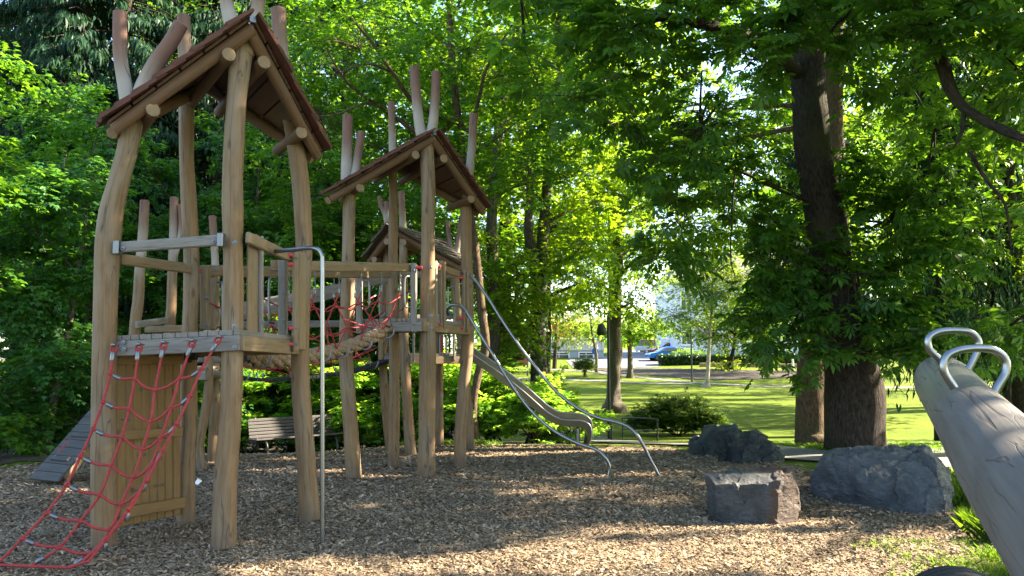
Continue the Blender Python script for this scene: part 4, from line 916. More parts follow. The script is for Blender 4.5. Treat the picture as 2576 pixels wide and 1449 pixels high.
for s in (-1, 1):
    c = cm + ex * s * (LB / 2 - .18); lg = thing('leg', None, None); lg.parent = be
    a = MB(); a.tube(cr([c + ey * .34 + vec(0, 0, -.05), c + ey * .33 + vec(0, 0, .25), c + ey * .26 + vec(0, 0, .4), c + ey * .05 + vec(0, 0, .42), c - ey * .16 + vec(0, 0, .43), c - ey * .3 + vec(0, 0, .88)], 5), .028, 8)
    a.build('front_leg', M['iron'], lg); a = MB(); a.tube(cr([c - ey * .1 + vec(0, 0, .4), c - ey * .2 + vec(0, 0, .2), c - ey * .3 + vec(0, 0, -.05)], 5), .028, 8); a.build('rear_leg', M['iron'], lg)

# ---- seesaw and tyre
A0 = P(2364, 948, 3.7); dv = P(2576, 1222, 2.3) - A0; dv /= np.linalg.norm(dv)
ss = thing('seesaw', 'grey cracked log seesaw with two steel ring handles rising at right', 'seesaw', A0 + dv * 4.6 - vec(0, 0, (A0 + dv * 4.6)[2]))
a = MB(); tt = np.concatenate([[0, .02, .06], np.linspace(.14, 7.6, 60)]); rr_ = np.interp(tt, [0, .02, .06, .14, 1.5, 4, 7.6], [.092, .107, .118, .126, .15, .165, .15])
a.tube([A0 + dv * t for t in tt], rr_, 40, True, [max(0, .8 - abs(t - .45) * 1.6) * .5 for t in tt], wob=.03, seed=3); lg = a.build('log', M['seesaw'], ss)
for lst, Y in (([(2430, 1022), (2402, 978), (2374, 932), (2381, 897), (2412, 881), (2455, 876), (2498, 880), (2528, 903), (2529, 938), (2508, 975), (2484, 1022)], 2.98), ([(2396, 955), (2366, 908), (2338, 878), (2336, 851), (2360, 835), (2400, 831), (2440, 836), (2461, 858), (2455, 890), (2422, 955)], 3.42)):
    a = MB(); a.tube(cr([P(u, v, Y) for u, v in lst], 8), .0155, 16); h = a.build('handle', M['steel'], ss)
    for q in (lst[0], lst[-1]):
        a = MB(); a.tube([P(q[0], q[1] - 5, Y), P(q[0], q[1] + 4, Y)], [.021, .024], 12); a.build('collar', M['steel'], h)
    c = (P(*lst[0], Y) + P(*lst[-1], Y)) / 2; a = MB(); a.box(c + vec(0, .006, .012), EX, dv, np.cross((1, 0, 0), dv), (.1, .012, .02), .003); a.build('slot_plate', M['black'], ss)
a = MB(); q = A0 + dv * 4.6; 
for s in (-1, 1): a.tube([vec(q[0] + s * .24, q[1], -.05), vec(q[0] + s * .22, q[1], .75)], .08, 12)
a.build('support', M['post'], ss)
tc_ = P(2400, 1426, 4.25); RT = .36
ty = thing('half_tyre', 'black half buried rubber tyre with grooved tread under the raised seesaw end', 'tyre', (tc_[0], tc_[1], 0))
V = []; F = []; n = 48; prof = []
for j in range(25):
    x = (j - 12) / 12; rr = RT - .05 * abs(x) ** 3 - (.016 if j % 4 == 2 else 0); prof.append((x * .1, rr))
prof += [(.095, RT - .12), (-.095, RT - .12)]
m = len(prof); zc = tc_[2] - RT
for i in range(n + 1):
    an = math.pi * (i / n * 1.16 - .08)
    for x, r in prof: V.append((tc_[0] + math.cos(an) * r, tc_[1] + x, zc + math.sin(an) * r))
for i in range(n):
    for j in range(m): k = (j + 1) % m; F.append((i * m + j, i * m + k, (i + 1) * m + k, (i + 1) * m + j))
a = MB(); a.add(V, F); a.build('tread', M['black'], ty)
a = MB(); a.tube([(tc_[0] + math.cos(x) * (RT - .13), tc_[1], zc + math.sin(x) * (RT - .13)) for x in np.linspace(-.2, 3.34, 30)], .04, 8); a.build('rim', M['black'], ty)
if zc > .02:
    pass

# ---- boulders
from mathutils import noise as mno
def rockmat(name, rust, rside, tone=(1, 1, 1)):
    m, nt, N, L, bs = mat(name); tc = N.new('ShaderNodeTexCoord'); ob = tc.outputs['Object']
    n1 = nnoise(N, L, ob, 3.2, 8, .65, .6); n2 = nnoise(N, L, vmul(N, L, ob, (1, 1, 2.5)), 14, 8, .7); n3 = nnoise(N, L, ob, 2.2, 5)
    c = ramp(N, L, n1.outputs[0], [(.3, (.028, .033, .037)), (.5, (.062, .070, .078)), (.72, (.115, .125, .138))]).outputs[0]
    sx = N.new('ShaderNodeSeparateXYZ'); L.new(ob, sx.inputs[0])
    f = math_(N, L, 'ADD', n3.outputs[0], math_(N, L, 'MULTIPLY', sx.outputs[0], rside))
    c = mixc(N, L, ramp(N, L, f, [(.62 - rust, (0, 0, 0)), (.74 - rust, (.9, .9, .9))]).outputs[0], c, (.082, .048, .031))
    ge = N.new('ShaderNodeNewGeometry'); c = mixc(N, L, ramp(N, L, ge.outputs['Pointiness'], [(.52, (0, 0, 0)), (.6, (.35, .35, .35))]).outputs[0], c, (.2, .205, .215))
    c = mixc(N, L, ramp(N, L, n2.outputs[0], [(.56, (0, 0, 0)), (.76, (.5, .5, .5))]).outputs[0], c, (.20, .205, .21))
    c = mixc(N, L, 1., c, tuple(tone), 'MULTIPLY')
    L.new(c, bs.inputs['Base Color']); bs.inputs['Roughness'].default_value = .68; bs.inputs['Specular IOR Level'].default_value = .4
    bump(N, L, math_(N, L, 'ADD', n2.outputs[0], n1.outputs[0]), bs, 1., .06); return m
def rock(label, pts, seed, rust, amp=.05, group='dark boulders beside the play area', rside=0., cuts=16, tone=(1, 1, 1)):
    Pp = [P(*q) for q in pts]; Pp += [vec(q[0], q[1], min(T(q[0], q[1]), 0) - .12) for q in Pp]
    bm = bmesh.new(); rg = random.Random(seed)
    c0 = np.mean(Pp, axis=0); c0[2] = 0
    for q in Pp: bm.verts.new(q)
    bmesh.ops.convex_hull(bm, input=bm.verts); bmesh.ops.delete(bm, geom=[v for v in bm.verts if not v.link_faces], context='VERTS')
    ext = np.ptp(np.array(Pp), axis=0)
    for k in range(cuts):                                   # knock chips off the block
        n = Vector((rg.gauss(0, 1), rg.gauss(-.5, .8), rg.gauss(.35, .5))).normalized()
        d = max(v.co.dot(n) for v in bm.verts) - rg.uniform(.02, .10) * min(ext[0], .9)
        bmesh.ops.bisect_plane(bm, geom=bm.verts[:] + bm.edges[:] + bm.faces[:], plane_co=n * d, plane_no=n, clear_outer=True)
        be = [e for e in bm.edges if e.is_boundary]
        if be: bmesh.ops.edgeloop_fill(bm, edges=be)
    bmesh.ops.triangulate(bm, faces=bm.faces)
    for it in range(9):
        es = [e for e in bm.edges if e.calc_length() > .035]
        if not es: break
        bmesh.ops.subdivide_edges(bm, edges=es, cuts=1); bmesh.ops.triangulate(bm, faces=[f for f in bm.faces if len(f.verts) > 3])
    bm.normal_update(); of = Vector((seed * 7.3, seed * 3.1, seed)); new = []
    for v in bm.verts:
        p = v.co + of
        w = mno.fractal(p * 2.2, 1, 2, 4)
        a1 = p.dot(Vector((.55, .25, .8)).normalized()) * 4.2 + w * .9; a2 = p.dot(Vector((-.75, .3, .6)).normalized()) * 2.7 + w * .7; a3 = p.dot(Vector((.9, -.2, .25)).normalized()) * 3.1 + mno.noise(p * 1.9) * 1.1
        saw = lambda t: (t - math.floor(t))
        m1 = .5 + .5 * mno.noise(p * 1.7 + Vector((3, 1, 7))); m2 = .5 + .5 * mno.noise(p * 1.5)
        fine = mno.fractal(p * 9, 1, 2, 4)
        new.append(v.co + v.normal * amp * ((saw(a1) - .5) * .55 * m1 + (saw(a2) - .5) * .8 * m2 + (saw(a3) - .5) * .5 + fine * .13 + w * .3))
    for v, q in zip(bm.verts, new): v.co = q
    me = bpy.data.meshes.new('boulder'); c = Vector(c0)
    for v in bm.verts: v.co -= c
    bm.to_mesh(me); bm.free(); me.materials.append(rockmat('slate_%d' % seed, rust, rside, tone))
    o = bpy.data.objects.new('boulder', me); COL.objects.link(o); o.location = c
    return tag(o, label, 'boulder', group)
rock('squat slate boulder with a rusty brown right face, nearest to the tower side', [(1776, 1188, 7.75), (1800, 1196, 7.5), (1880, 1186, 7.45), (1958, 1174, 7.45), (2002, 1168, 7.65), (2008, 1230, 7.62), (2010, 1292, 7.7), (1956, 1308, 7.42), (1890, 1306, 7.5), (1822, 1288, 7.65), (1790, 1262, 7.85), (1800, 1174, 8.5), (1900, 1166, 8.6), (2000, 1162, 8.3)], 3, .12, .05, rside=.8, cuts=9, tone=(1.0, .96, .9))
rock('largest flat topped grey slate boulder in front of the chestnut trunk', [(2036, 1205, 8.9), (2066, 1150, 8.8), (2100, 1146, 8.6), (2200, 1140, 8.45), (2320, 1136, 8.3), (2368, 1168, 8.15), (2384, 1236, 8.0), (2412, 1290, 7.95), (2310, 1296, 7.85), (2196, 1270, 8.3), (2070, 1245, 8.75), (2036, 1228, 8.95), (2100, 1128, 9.8), (2220, 1124, 9.6), (2330, 1122, 9.4), (2400, 1200, 8.9), (2424, 1280, 8.3)], 5, -.10, .06, cuts=7, tone=(1.3, 1.26, 1.2))
rock('jagged dark boulder leaning in front of the pointed one', [(1800, 1108, 11.9), (1840, 1098, 11.7), (1900, 1090, 11.7), (1938, 1110, 11.7), (1968, 1142, 11.7), (1968, 1164, 11.75), (1880, 1168, 11.6), (1802, 1152, 11.9), (1830, 1092, 12.6), (1905, 1086, 12.6), (1950, 1120, 12.6)], 8, -.12, .12, cuts=14, tone=(.48, .54, .48))
rock('pointed grey green boulder behind the jagged dark one', [(1740, 1142, 12.8), (1758, 1100, 12.7), (1775, 1074, 12.7), (1853, 1072, 12.8), (1868, 1090, 12.9), (1870, 1150, 12.8), (1775, 1072, 13.3), (1850, 1071, 13.4), (1800, 1152, 12.6)], 12, -.05, .07, cuts=10, tone=(.72, .8, .68))
rock('small rusty boulder at the left foot of the pointed one', [(1731, 1140, 13.2), (1733, 1104, 13.2), (1752, 1096, 13.2), (1762, 1100, 13.2), (1762, 1142, 13.1), (1735, 1102, 13.7), (1760, 1098, 13.7)], 15, .06, .03, rside=-.6, cuts=6)
# litter
a = MB(); q = G(497, 1224); a.add([q + vec(-.04, -.02, .03), q + vec(.03, -.03, .035), q + vec(.045, .03, .06), q + vec(-.02, .04, .075), q + vec(0, 0, .1), q + vec(.01, -.035, .02)], [(0, 1, 4), (1, 2, 4), (2, 3, 4), (3, 0, 4), (0, 5, 1)])
tag(a.build('paper_scrap', M['garden_white']), 'crumpled white paper scrap lying on the wood chips', 'litter')
# ================================================================== VEGETATION
def T_kite(w=.55, wide=.5, droop=.15): return np.array([[0, 0, 0], [wide, -w / 2, .04], [1, 0, -droop], [wide, w / 2, .04]], float)
def T_maple():
    out = []
    for an, l, w in ((0, 1, .5), (.95, .78, .42), (-.95, .78, .42)):
        k = T_kite(w, .5, .14); k[:, 0] *= l; c, s = math.cos(an), math.sin(an)
        out.append(np.stack([k[:, 0] * c - k[:, 1] * s, k[:, 0] * s + k[:, 1] * c, k[:, 2]], -1))
    return np.concatenate(out)
def T_chestnut():
    out = []
    for an, l in ((0, 1), (.62, .95), (-.62, .95), (1.25, .75), (-1.25, .75), (2.0, .5), (-2.0, .5)):
        k = np.array([[.06, 0, 0], [.68, -.16, .0], [1, 0, -.22], [.68, .16, .0]]); k = k * l; k[:, 2] -= .1 * l; c, s = math.cos(an), math.sin(an)
        out.append(np.stack([k[:, 0] * c - k[:, 1] * s, k[:, 0] * s + k[:, 1] * c, k[:, 2]], -1))
    return np.concatenate(out)
TPL = {'maple': T_maple(), 'kite': T_kite(.62), 'small': T_kite(.55), 'chestnut': T_chestnut(), 'needle': T_kite(.22, .4, .25), 'ivy': T_kite(.9, .4, .1)}
def bough_tpl(kind, nl, seed):
    """one leafy branch of unit length along +x: positions, directions, normals, sizes"""
    rg = np.random.default_rng(seed)
    if kind == 'spruce':
        t = rg.uniform(.08, 1, nl) ** .8; side = rg.choice([-1, 1], nl); d = rg.random(nl) * .34 * (1.05 - t) + .01
        p = np.stack([t + d * .4, side * d, -.05 - .3 * t * t - rg.random(nl) * .22 * (1.1 - t)], -1)
        D = np.stack([.45 + rg.normal(0, .2, nl), side * rg.uniform(.1, .7, nl), -rg.uniform(.3, 1.3, nl)], -1); Nn = np.stack([rg.normal(0, .6, nl), rg.normal(0, .6, nl), np.ones(nl)], -1)
        return p, D, Nn, rg.uniform(.6, 1.2, nl)
    if kind == 'weep':
        t = rg.uniform(.05, 1, nl); side = rg.choice([-1, 1], nl); d = rg.random(nl) * .16
        hang = rg.random(nl) ** 1.2 * .75
        p = np.stack([t, side * d, -.12 * t * t - hang], -1)
        D = np.stack([rg.normal(0, .25, nl), side * .2 + rg.normal(0, .2, nl), -np.ones(nl)], -1); Nn = rg.normal(0, 1, (nl, 3))
        return p, D, Nn, rg.uniform(.7, 1.2, nl)
    nt = 7; tw = rg.uniform(.15, 1, nt); tsd = rg.choice([-1, 1], nt); i = rg.integers(0, nt + 2, nl)
    main = i >= nt; i2 = np.minimum(i, nt - 1)
    t0 = np.where(main, rg.uniform(.25, 1.0, nl), tw[i2]); d = np.where(main, 0, rg.uniform(.05, 1, nl) * .55 * (1.15 - .6 * tw[i2])); side = np.where(main, rg.choice([-1, 1], nl), tsd[i2])
    dr = .28 if kind == 'chestnut' else .18
    p = np.stack([t0 * .85 + d * .62, side * d * .85 + rg.normal(0, .03, nl), -dr * t0 ** 2 - dr * d ** 1.5 + rg.normal(0, .045, nl)], -1)
    D = np.stack([.6 + rg.normal(0, .4, nl), side * .7 + rg.normal(0, .45, nl), -.25 + rg.normal(0, .2, nl)], -1)
    Nn = np.stack([rg.normal(0, .38, nl), rg.normal(0, .38, nl), np.ones(nl)], -1)
    return p, D, Nn, rg.uniform(.65, 1.2, nl)
_bt = {}
def boughs(kind, nl):
    if (kind, nl) not in _bt: _bt[(kind, nl)] = [bough_tpl(kind, nl, 100 + i) for i in range(7)]
    return _bt[(kind, nl)]
# openings in the canopy: (ground point, radius) where the sun gets through in the photograph
LIT = []
def lit(pts, r, z=0.): LIT.extend([((*p, z) if len(p) == 2 else p, r) for p in pts])
def litpx(pts, r): LIT.extend([(tuple(G(u, v)), r) for u, v in pts])
litpx([(u, 1438 + 6 * math.sin(u * .02)) for u in range(680, 1500, 50)], .22); litpx([(u, 1400 - .03 * (u - 1400)) for u in range(1380, 2320, 50)], .33); litpx([(u, 1440) for u in range(1500, 2250, 60)], .3); litpx([(u, 1345 - .05 * (u - 1600)) for u in range(1560, 2060, 60)], .16)
litpx([(u, 1188 + .01 * (u - 640)) for u in range(640, 860, 40)], .16); litpx([(u, 1205) for u in range(790, 1000, 45)], .13); litpx([(u, 1204 - .02 * (u - 1440)) for u in range(1440, 1640, 40)], .12); litpx([(u, 1152 - .05 * (u - 1180)) for u in range(1200, 1560, 50)], .12)
litpx([(u, 1225 + .05 * u) for u in range(0, 240, 40)], .2); litpx([(2430, 1390), (2480, 1370), (2530, 1390), (2400, 1350), (2540, 1330), (2500, 1300)], .3)
litpx([(1740, 1130), (1780, 1135), (1820, 1140), (2000, 1150)], .45)
litpx([(2330, 1150), (2380, 1160), (2440, 1180), (2500, 1150), (2430, 1130), (2550, 1160)], .5)
lit([tuple(P(2470, 1075, 2.9)), tuple(P(2510, 1110, 2.75)), tuple(P(2545, 1150, 2.6))], .09)
lit([(x, y, z) for x in np.arange(-2.6, 1.7, .85) for y, z in ((16.9, .3), (17.0, 1.2), (17.4, 2.0), (18.0, 2.8))], .95); lit([(x, 18.6, 3) for x in (-6.4, -5.4, -4.4)], .6)
lit([tuple(P(1214, v, 17)) for v in range(640, 1040, 60)], .25)
lit([tuple(P(2075, v, 14.8)) for v in range(900, 1120, 40)], .1)
lit([tuple(P(2250, 850, 12.7)), tuple(P(2300, 860, 12.7)), tuple(P(2220, 880, 12.7))], .4)
lit([tuple(P(u, v, 12.2)) for u, v in ((15, 440), (40, 500), (10, 560), (60, 600), (30, 660), (0, 380))], .45)
lit([tuple(P(u, v, 14.2)) for u, v in ((120, 640), (210, 560), (160, 470), (100, 900), (190, 820))], .25)
for v, us in ((957, (1395, 1420, 1460, 1500, 1660, 1700)), (983, (1400, 1440, 1480, 1600, 1640, 1680, 1720, 1850, 1900)), (1000, (1420, 1470, 1510, 1580, 1640, 1700, 1760, 1820, 1880, 1940, 1990)), (1012, (1400, 1440, 1870, 1910, 1950, 1990, 2240, 2280)), (1025, (1560, 1600, 1240, 2230, 2270, 2310)), (1045, (1880, 1930, 1980, 2240)), (972, (2240, 2290))): litpx([(u, v) for u in us], .62)
lit([tuple(P(1565, v, 38)) for v in range(720, 1010, 30)], .4)
LP = np.array([l[0] for l in LIT]); LR = np.array([l[1] for l in LIT])
def shade_filter(C, pad=.0):
    """True where a leaf does not block one of the openings"""
    k = np.ones(len(C), bool)
    for p, r in zip(LP, LR):
        w = C - p; t = w @ SUND; d2 = np.einsum('ij,ij->i', w, w) - t * t
        k &= ~((t > 1.6) & (d2 < (r + pad) ** 2))
    return k
CAMP = np.array([0, 0, CAMZ])
def uv_of(C):
    w = C - CAMP; zc = w[:, 1] * CP + w[:, 2] * SP; yc = -w[:, 1] * SP + w[:, 2] * CP
    zc = np.where(zc < .05, 1e-3, zc)
    return 1288 + FPX * w[:, 0] / zc, 724.5 - FPX * yc / zc, zc
def leaves_at(O, X, scale, kind, tpl, nl, size, rg, flt=True, keepfn=None):
    """O, X (n,3): bough bases and outward directions"""
    n = len(O); X = X / np.linalg.norm(X, axis=1)[:, None]
    Yv = np.cross(np.array([0, 0, 1.]), X) + rg.normal(0, .12, (n, 3)); Yv /= np.linalg.norm(Yv, axis=1)[:, None]; Z = np.cross(X, Yv); Z /= np.linalg.norm(Z, axis=1)[:, None]
    var = boughs(kind, nl); out = []
    vi = rg.integers(0, len(var), n)
    for v in range(len(var)):
        s = np.where(vi == v)[0]
        if not len(s): continue
        p, D, Nn, sz = var[v]
        f = lambda q: X[s][:, None] * q[None, :, :1] + Yv[s][:, None] * q[None, :, 1:2] + Z[s][:, None] * q[None, :, 2:3]
        pos = O[s][:, None] + f(p) * scale[s][:, None, None]
        d = f(D) ; 
        if kind in ('spruce', 'weep'): d[..., 2] -= .3
        nn_ = f(Nn) * .5 + np.array([0, 0, .6]) * (0 if kind == 'weep' else 1)
        szz = np.broadcast_to(sz[None, :], pos.shape[:2]) * size
        out.append((pos.reshape(-1, 3), d.reshape(-1, 3), nn_.reshape(-1, 3), szz.reshape(-1)))
    pos, d, nn_, szz = [np.concatenate(q) for q in zip(*out)]
    k = np.ones(len(pos), bool)
    if flt: k &= shade_filter(pos, size * .3)
    k &= np.linalg.norm(pos - CAMP, axis=1) > 2.6
    if keepfn is not None: k &= keepfn(pos)
    pos, d, nn_, szz = pos[k], d[k], nn_[k], szz[k]
    d += rg.normal(0, .15, d.shape)
    return leaf_geo(pos, d, nn_, szz, tpl)
def leaf_geo(pos, d, nn_, szz, tpl):
    d = d / (np.linalg.norm(d, axis=1)[:, None] + 1e-9); b = np.cross(nn_, d); b /= np.linalg.norm(b, axis=1)[:, None] + 1e-9; nn_ = np.cross(d, b)
    t = TPL[tpl]
    V = pos[:, None] + szz[:, None, None] * (d[:, None] * t[None, :, :1] + b[:, None] * t[None, :, 1:2] + nn_[:, None] * t[None, :, 2:3])
    return V.reshape(-1, 3)
def lobe_boughs(lobes, size, rg, kind):
    O = []; X = []; S = []
    for (c, r, n) in lobes:
        c = np.array(c, float); r = np.array(r if hasattr(r, '__len__') else (r, r, r), float)
        q = rg.normal(0, 1, (n, 3)); q /= np.linalg.norm(q, axis=1)[:, None]; f = rg.uniform(.25, 1, n) ** .6
        p = c + q * r * f[:, None]; x = q * np.array([1, 1, .45]) + rg.normal(0, .25, (n, 3)); x[:, 2] -= .12
        x /= np.linalg.norm(x, axis=1)[:, None]; s = size * rg.uniform(.65, 1.3, n)
        O.append(p - x * s[:, None] * .6); X.append(x); S.append(s)
    return np.concatenate(O), np.concatenate(X), np.concatenate(S)
def twigs(O, X, S, r=.006, sides=3, n=4):
    """slender drooping stem under every bough, as one array of quads"""
    t = np.linspace(-.15, .95, n); V = []
    N_ = len(O); a = np.cross(X, [0, 0, 1.]); a /= np.linalg.norm(a, axis=1)[:, None] + 1e-9; b = np.cross(X, a)
    ring = [np.cos(2 * math.pi * j / sides) * a + np.sin(2 * math.pi * j / sides) * b for j in range(sides)]
    L = []
    for k in range(n):
        c = O + X * (S * t[k] * .85)[:, None]; c[:, 2] -= .17 * S * max(0, t[k]) ** 2
        rr = r * (1.15 - t[k]) * (S / S.mean())
        L.append([c + rg_ * rr[:, None] for rg_ in ring])
    Q = []
    for k in range(n - 1):
        for j in range(sides): m = (j + 1) % sides; Q.append(np.stack([L[k][j], L[k][m], L[k + 1][m], L[k + 1][j]], 1))
    return np.concatenate(Q).reshape(-1, 3)
def limbs_mesh(mb, start, targets, r0, rg, sag=.1):
    for tg, rr in targets:
        s = np.array(start(tg)); tg = np.array(tg); d = tg - s; L = np.linalg.norm(d)
        m1 = s + d * .33 + np.array([rg.normal(0, .06), rg.normal(0, .06), rg.uniform(.02, .14)]) * L; m2 = s + d * .7 + np.array([rg.normal(0, .05), rg.normal(0, .05), rg.uniform(0, .1)]) * L
        mb.tube(cr([s, m1, m2, tg], 5), np.linspace(rr, rr * .28, 16), 7, True, wob=.06, seed=int(rg.integers(0, 999)))
def tree(name, label, cat, trunk, lobes, kind='broad', tpl='maple', leaf='maple', bark='bark', nl=60, bsize=1.5, lsize=.15, seed=1, group=None, tw=.008, limb=.5, flt=True, keepfn=None, ns=14, limb_from=0, limb_zmin=-9, wob=.06, extra_limbs=()):
    rg = np.random.default_rng(seed); trunk = np.array(trunk, float)
    t = thing(name, label, cat, trunk[0][:3], group)
    a = MB(); c = cr(trunk, 6); a.tube(c[:, :3], c[:, 3], ns, True, wob=wob, seed=seed)
    O, X, S = lobe_boughs(lobes, bsize, rg, kind)
    tp = c[:, :3]
    def start(tg):
        k = np.argmin(np.where(tp[:, 2] < limb_zmin, 99, 0) + np.abs(tp[:, 2] - (tg[2] - .35 * np.hypot(tg[0] - tp[-1][0], tg[1] - tp[-1][1]) - .3)) + .02 * np.linalg.norm(tp - np.array(tg), axis=1)); return tp[k]
    top_r = trunk[-1][3]; mid_r = trunk[len(trunk) // 2][3]
    if limb: limbs_mesh(a, start, [(l[0], mid_r * limb * rg.uniform(.7, 1.1)) for l in lobes[limb_from:]], mid_r, rg)
    for pts, r0, r1 in extra_limbs: cc = cr(pts, 7); a.tube(cc, np.linspace(r0, r1, len(cc)), 9, True, wob=.08, seed=seed + 5)
    if limb:
        cen = np.array([l[0] for l in lobes]); sub = rg.random(len(O)) < .3
        for o in O[sub]:
            l = cen[np.argmin(np.linalg.norm(cen - o, axis=1))]
            if np.linalg.norm(o - l) > .4: m = (o + l) / 2 + np.array([0, 0, .08 * np.linalg.norm(o - l)]); a.tube(cr([l, m, o], 3), np.linspace(.02, .009, 7) * (mid_r / .2) ** .5, 4, False)
    a.build('trunk', M[bark], t)
    V = leaves_at(O, X, S, kind, tpl, nl, lsize, rg, flt, keepfn)
    np_mesh('crown', V, 4, M[leaf], t)
    if tw: 
        kk = shade_filter(O + X * (S * .4)[:, None], .1) if flt else np.ones(len(O), bool)
        if keepfn is not None: kk &= keepfn(O)
        np_mesh('twigs', twigs(O[kk], X[kk], S[kk], tw), 4, M['twig'], t)
    return t
def tk(pts, Y, Y2=None, ground=True):
    """trunk from photo centreline (u, v, width), bottom first"""
    Y2 = Y if Y2 is None else Y2; n = len(pts); out = []
    for i, (u, v, w) in enumerate(pts):
        y = Y + (Y2 - Y) * i / (n - 1); p = P(u, v, y); out.append((*p, w / 2 / FPX * y))
    if ground:
        b = list(out[0]); z = T(b[0], b[1]) - .1
        if b[2] > z: out.insert(0, (b[0], b[1], z, b[3] * 1.12))
    return out
def straight(x, y, h, r, lean=(0, 0), rg=None):
    z = T(x, y) - .1; return [(x, y, z, r * 1.25), (x, y, z + .5, r * 1.02), (x + lean[0] * .3, y + lean[1] * .3, z + h * .3, r * .85), (x + lean[0] * .7, y + lean[1] * .7, z + h * .65, r * .55), (x + lean[0], y + lean[1], z + h, r * .15)]
def dome(x, y, z0, z1, r, n, rg, k=9):
    """crown lobes filling a rounded volume"""
    out = []
    for i in range(k):
        f = (i + .5) / k; z = z0 + (z1 - z0) * f; w = r * math.sin(math.pi * (.18 + .74 * f)) ** .8; an = i * 2.4 + rg.uniform(0, .8); d = w * rg.uniform(.3, .62)
        out.append(((x + math.cos(an) * d, y + math.sin(an) * d, z), (w * .62, w * .62, (z1 - z0) / k * .9), n // k))
    return out
rgm = np.random.default_rng(77)
# ---- the great chestnut on the right, its shoots and overhanging boughs
CT = tk([(2152, 1136, 158), (2148, 1080, 142), (2145, 950, 134), (2120, 800, 114), (2095, 700, 104), (2075, 560, 95), (2052, 420, 90), (2036, 250, 88), (2026, 100, 85), (2010, -80, 80), (1990, -300, 66), (1980, -560, 50)], 13.4, 13.0)
def W3(u, v, Y): return tuple(P(u, v, Y))
cl = [(W3(1640, 60, 10.5), (1.5, 1.6, .9), 26), (W3(1560, 250, 11.5), (1.0, 1.2, .8), 14), (W3(1760, 330, 11.8), (1.3, 1.5, 1.1), 30), (W3(1900, 120, 10.8), (1.3, 1.4, .8), 24), (W3(2130, 40, 9.8), (1.3, 1.5, .7), 24), (W3(2330, 90, 10), (1.5, 1.7, .8), 26),
      (W3(1700, 560, 12.4), (.9, 1.1, .8), 14), (W3(1830, 480, 12.6), (.8, .9, .8), 16), (W3(2000, 620, 12.9), (1.1, .8, 1.1), 34), (W3(2160, 720, 12.7), (1.1, .8, 1.0), 36), (W3(2110, 480, 13.0), (.9, .9, .9), 16), (W3(2230, 560, 13.0), (1.2, 1.2, 1.2), 34),
      (W3(2260, 800, 12.7), (.9, .7, .55), 18), (W3(2245, 862, 12.6), (.55, .5, .25), 12), (W3(1960, 800, 13.0), (.9, .8, .6), 18), (W3(2080, 870, 12.4), (.5, .4, .3), 8), (W3(1880, 640, 13), (.7, .7, .6), 10), (W3(2350, 330, 12.2), (1.2, 1.6, 1.5), 24), (W3(2450, 620, 13), (1.2, 1.4, 1.4), 22), (W3(2540, 820, 12), (.7, .9, .5), 9),
      (W3(2560, 180, 9.5), (1.1, 1.4, .9), 14), (W3(1420, 20, 10.5), (1.0, 1.4, .6), 13), (W3(1450, 250, 9.5), (.4, .5, .35), 4), (W3(1320, 130, 9.0), (.4, .5, .3), 3)]
top = [((2.5, 9.5, 8.2), (3, 3, 1.2), 55), ((5.5, 9, 8.6), (3, 3, 1.3), 60), ((8.5, 11, 8), (2.8, 3, 1.6), 60), ((4, 13, 10.5), (3.5, 3, 2), 60), ((8, 14.5, 11), (3, 3, 2.2), 60), ((6, 12, 13.5), (3.5, 3.5, 2), 60), ((3.2, 6, 7.8), (2.6, 2.4, 1.0), 45), ((6.5, 6, 7.2), (2.6, 2.4, 1.2), 45), ((9.5, 7.5, 6.5), (2.2, 2.5, 1.4), 45), ((0.6, 8.5, 9), (2.4, 2.6, 1.0), 36), ((6.2, 2.8, 6.8), (2.4, 2.2, 1.1), 32)]
def keep_trunk(C):
    u, v, z = uv_of(C); rr_ = np.random.default_rng(8).random(len(C)); cx_ = np.interp(v, [100, 250, 420, 560, 700, 800, 950], [2026, 2036, 2050, 2072, 2095, 2120, 2145]); hid = (z < 13.3) & (np.abs(u - cx_) < 58) & (v > 115) & (v < 900) & ((v < 560) | (rr_ < .7)); hid |= (z < 13.6) & (u > 1972) & (u < 2098) & (v > 115) & (v < 430)
    hid |= (z < 13.3) & (u > 2060) & (u < 2215) & (v > 905)
    hid |= (u > 1815) & (u < 1905) & (v > 205) & (v < 300) & (np.sin(u * .21) + np.cos(v * .17) < .9)
    hid |= (u > 1825) & (u < 1885) & (v > 560) & (v < 680) & (np.sin(u * .2) + np.cos(v * .15) < .9)
    hid |= (v < 420) & (u < 1260)
    hid |= (z < 5.5) & (v > -60)
    return ~hid
bl = [([W3(2010, -60, 12.8), W3(2110, -70, 11.8), W3(2230, -10, 10.6), W3(2310, 40, 10), W3(2365, 150, 9.7), W3(2400, 240, 9.6), W3(2440, 280, 9.4), W3(2510, 320, 9.0), W3(2590, 355, 8.6)], .12, .045),
      ([W3(2426, 265, 9.5), W3(2420, 330, 9.4), W3(2400, 370, 9.4)], .035, .012), ([W3(2440, 380, 9.4), W3(2480, 450, 9.4), W3(2530, 520, 9.3), W3(2545, 640, 9.3)], .03, .01),
      ([W3(2030, 200, 13.2), W3(1900, 100, 12), W3(1760, 60, 11), W3(1600, 30, 10.4), W3(1430, 0, 10)], .14, .03), ([W3(2070, 520, 13.2), W3(1950, 470, 12.8), W3(1830, 420, 12.2), W3(1720, 420, 12)], .06, .015), ([W3(1860, 300, 12.2), W3(1845, 480, 12.3), W3(1838, 640, 12.3), W3(1850, 700, 12.3)], .02, .006)]
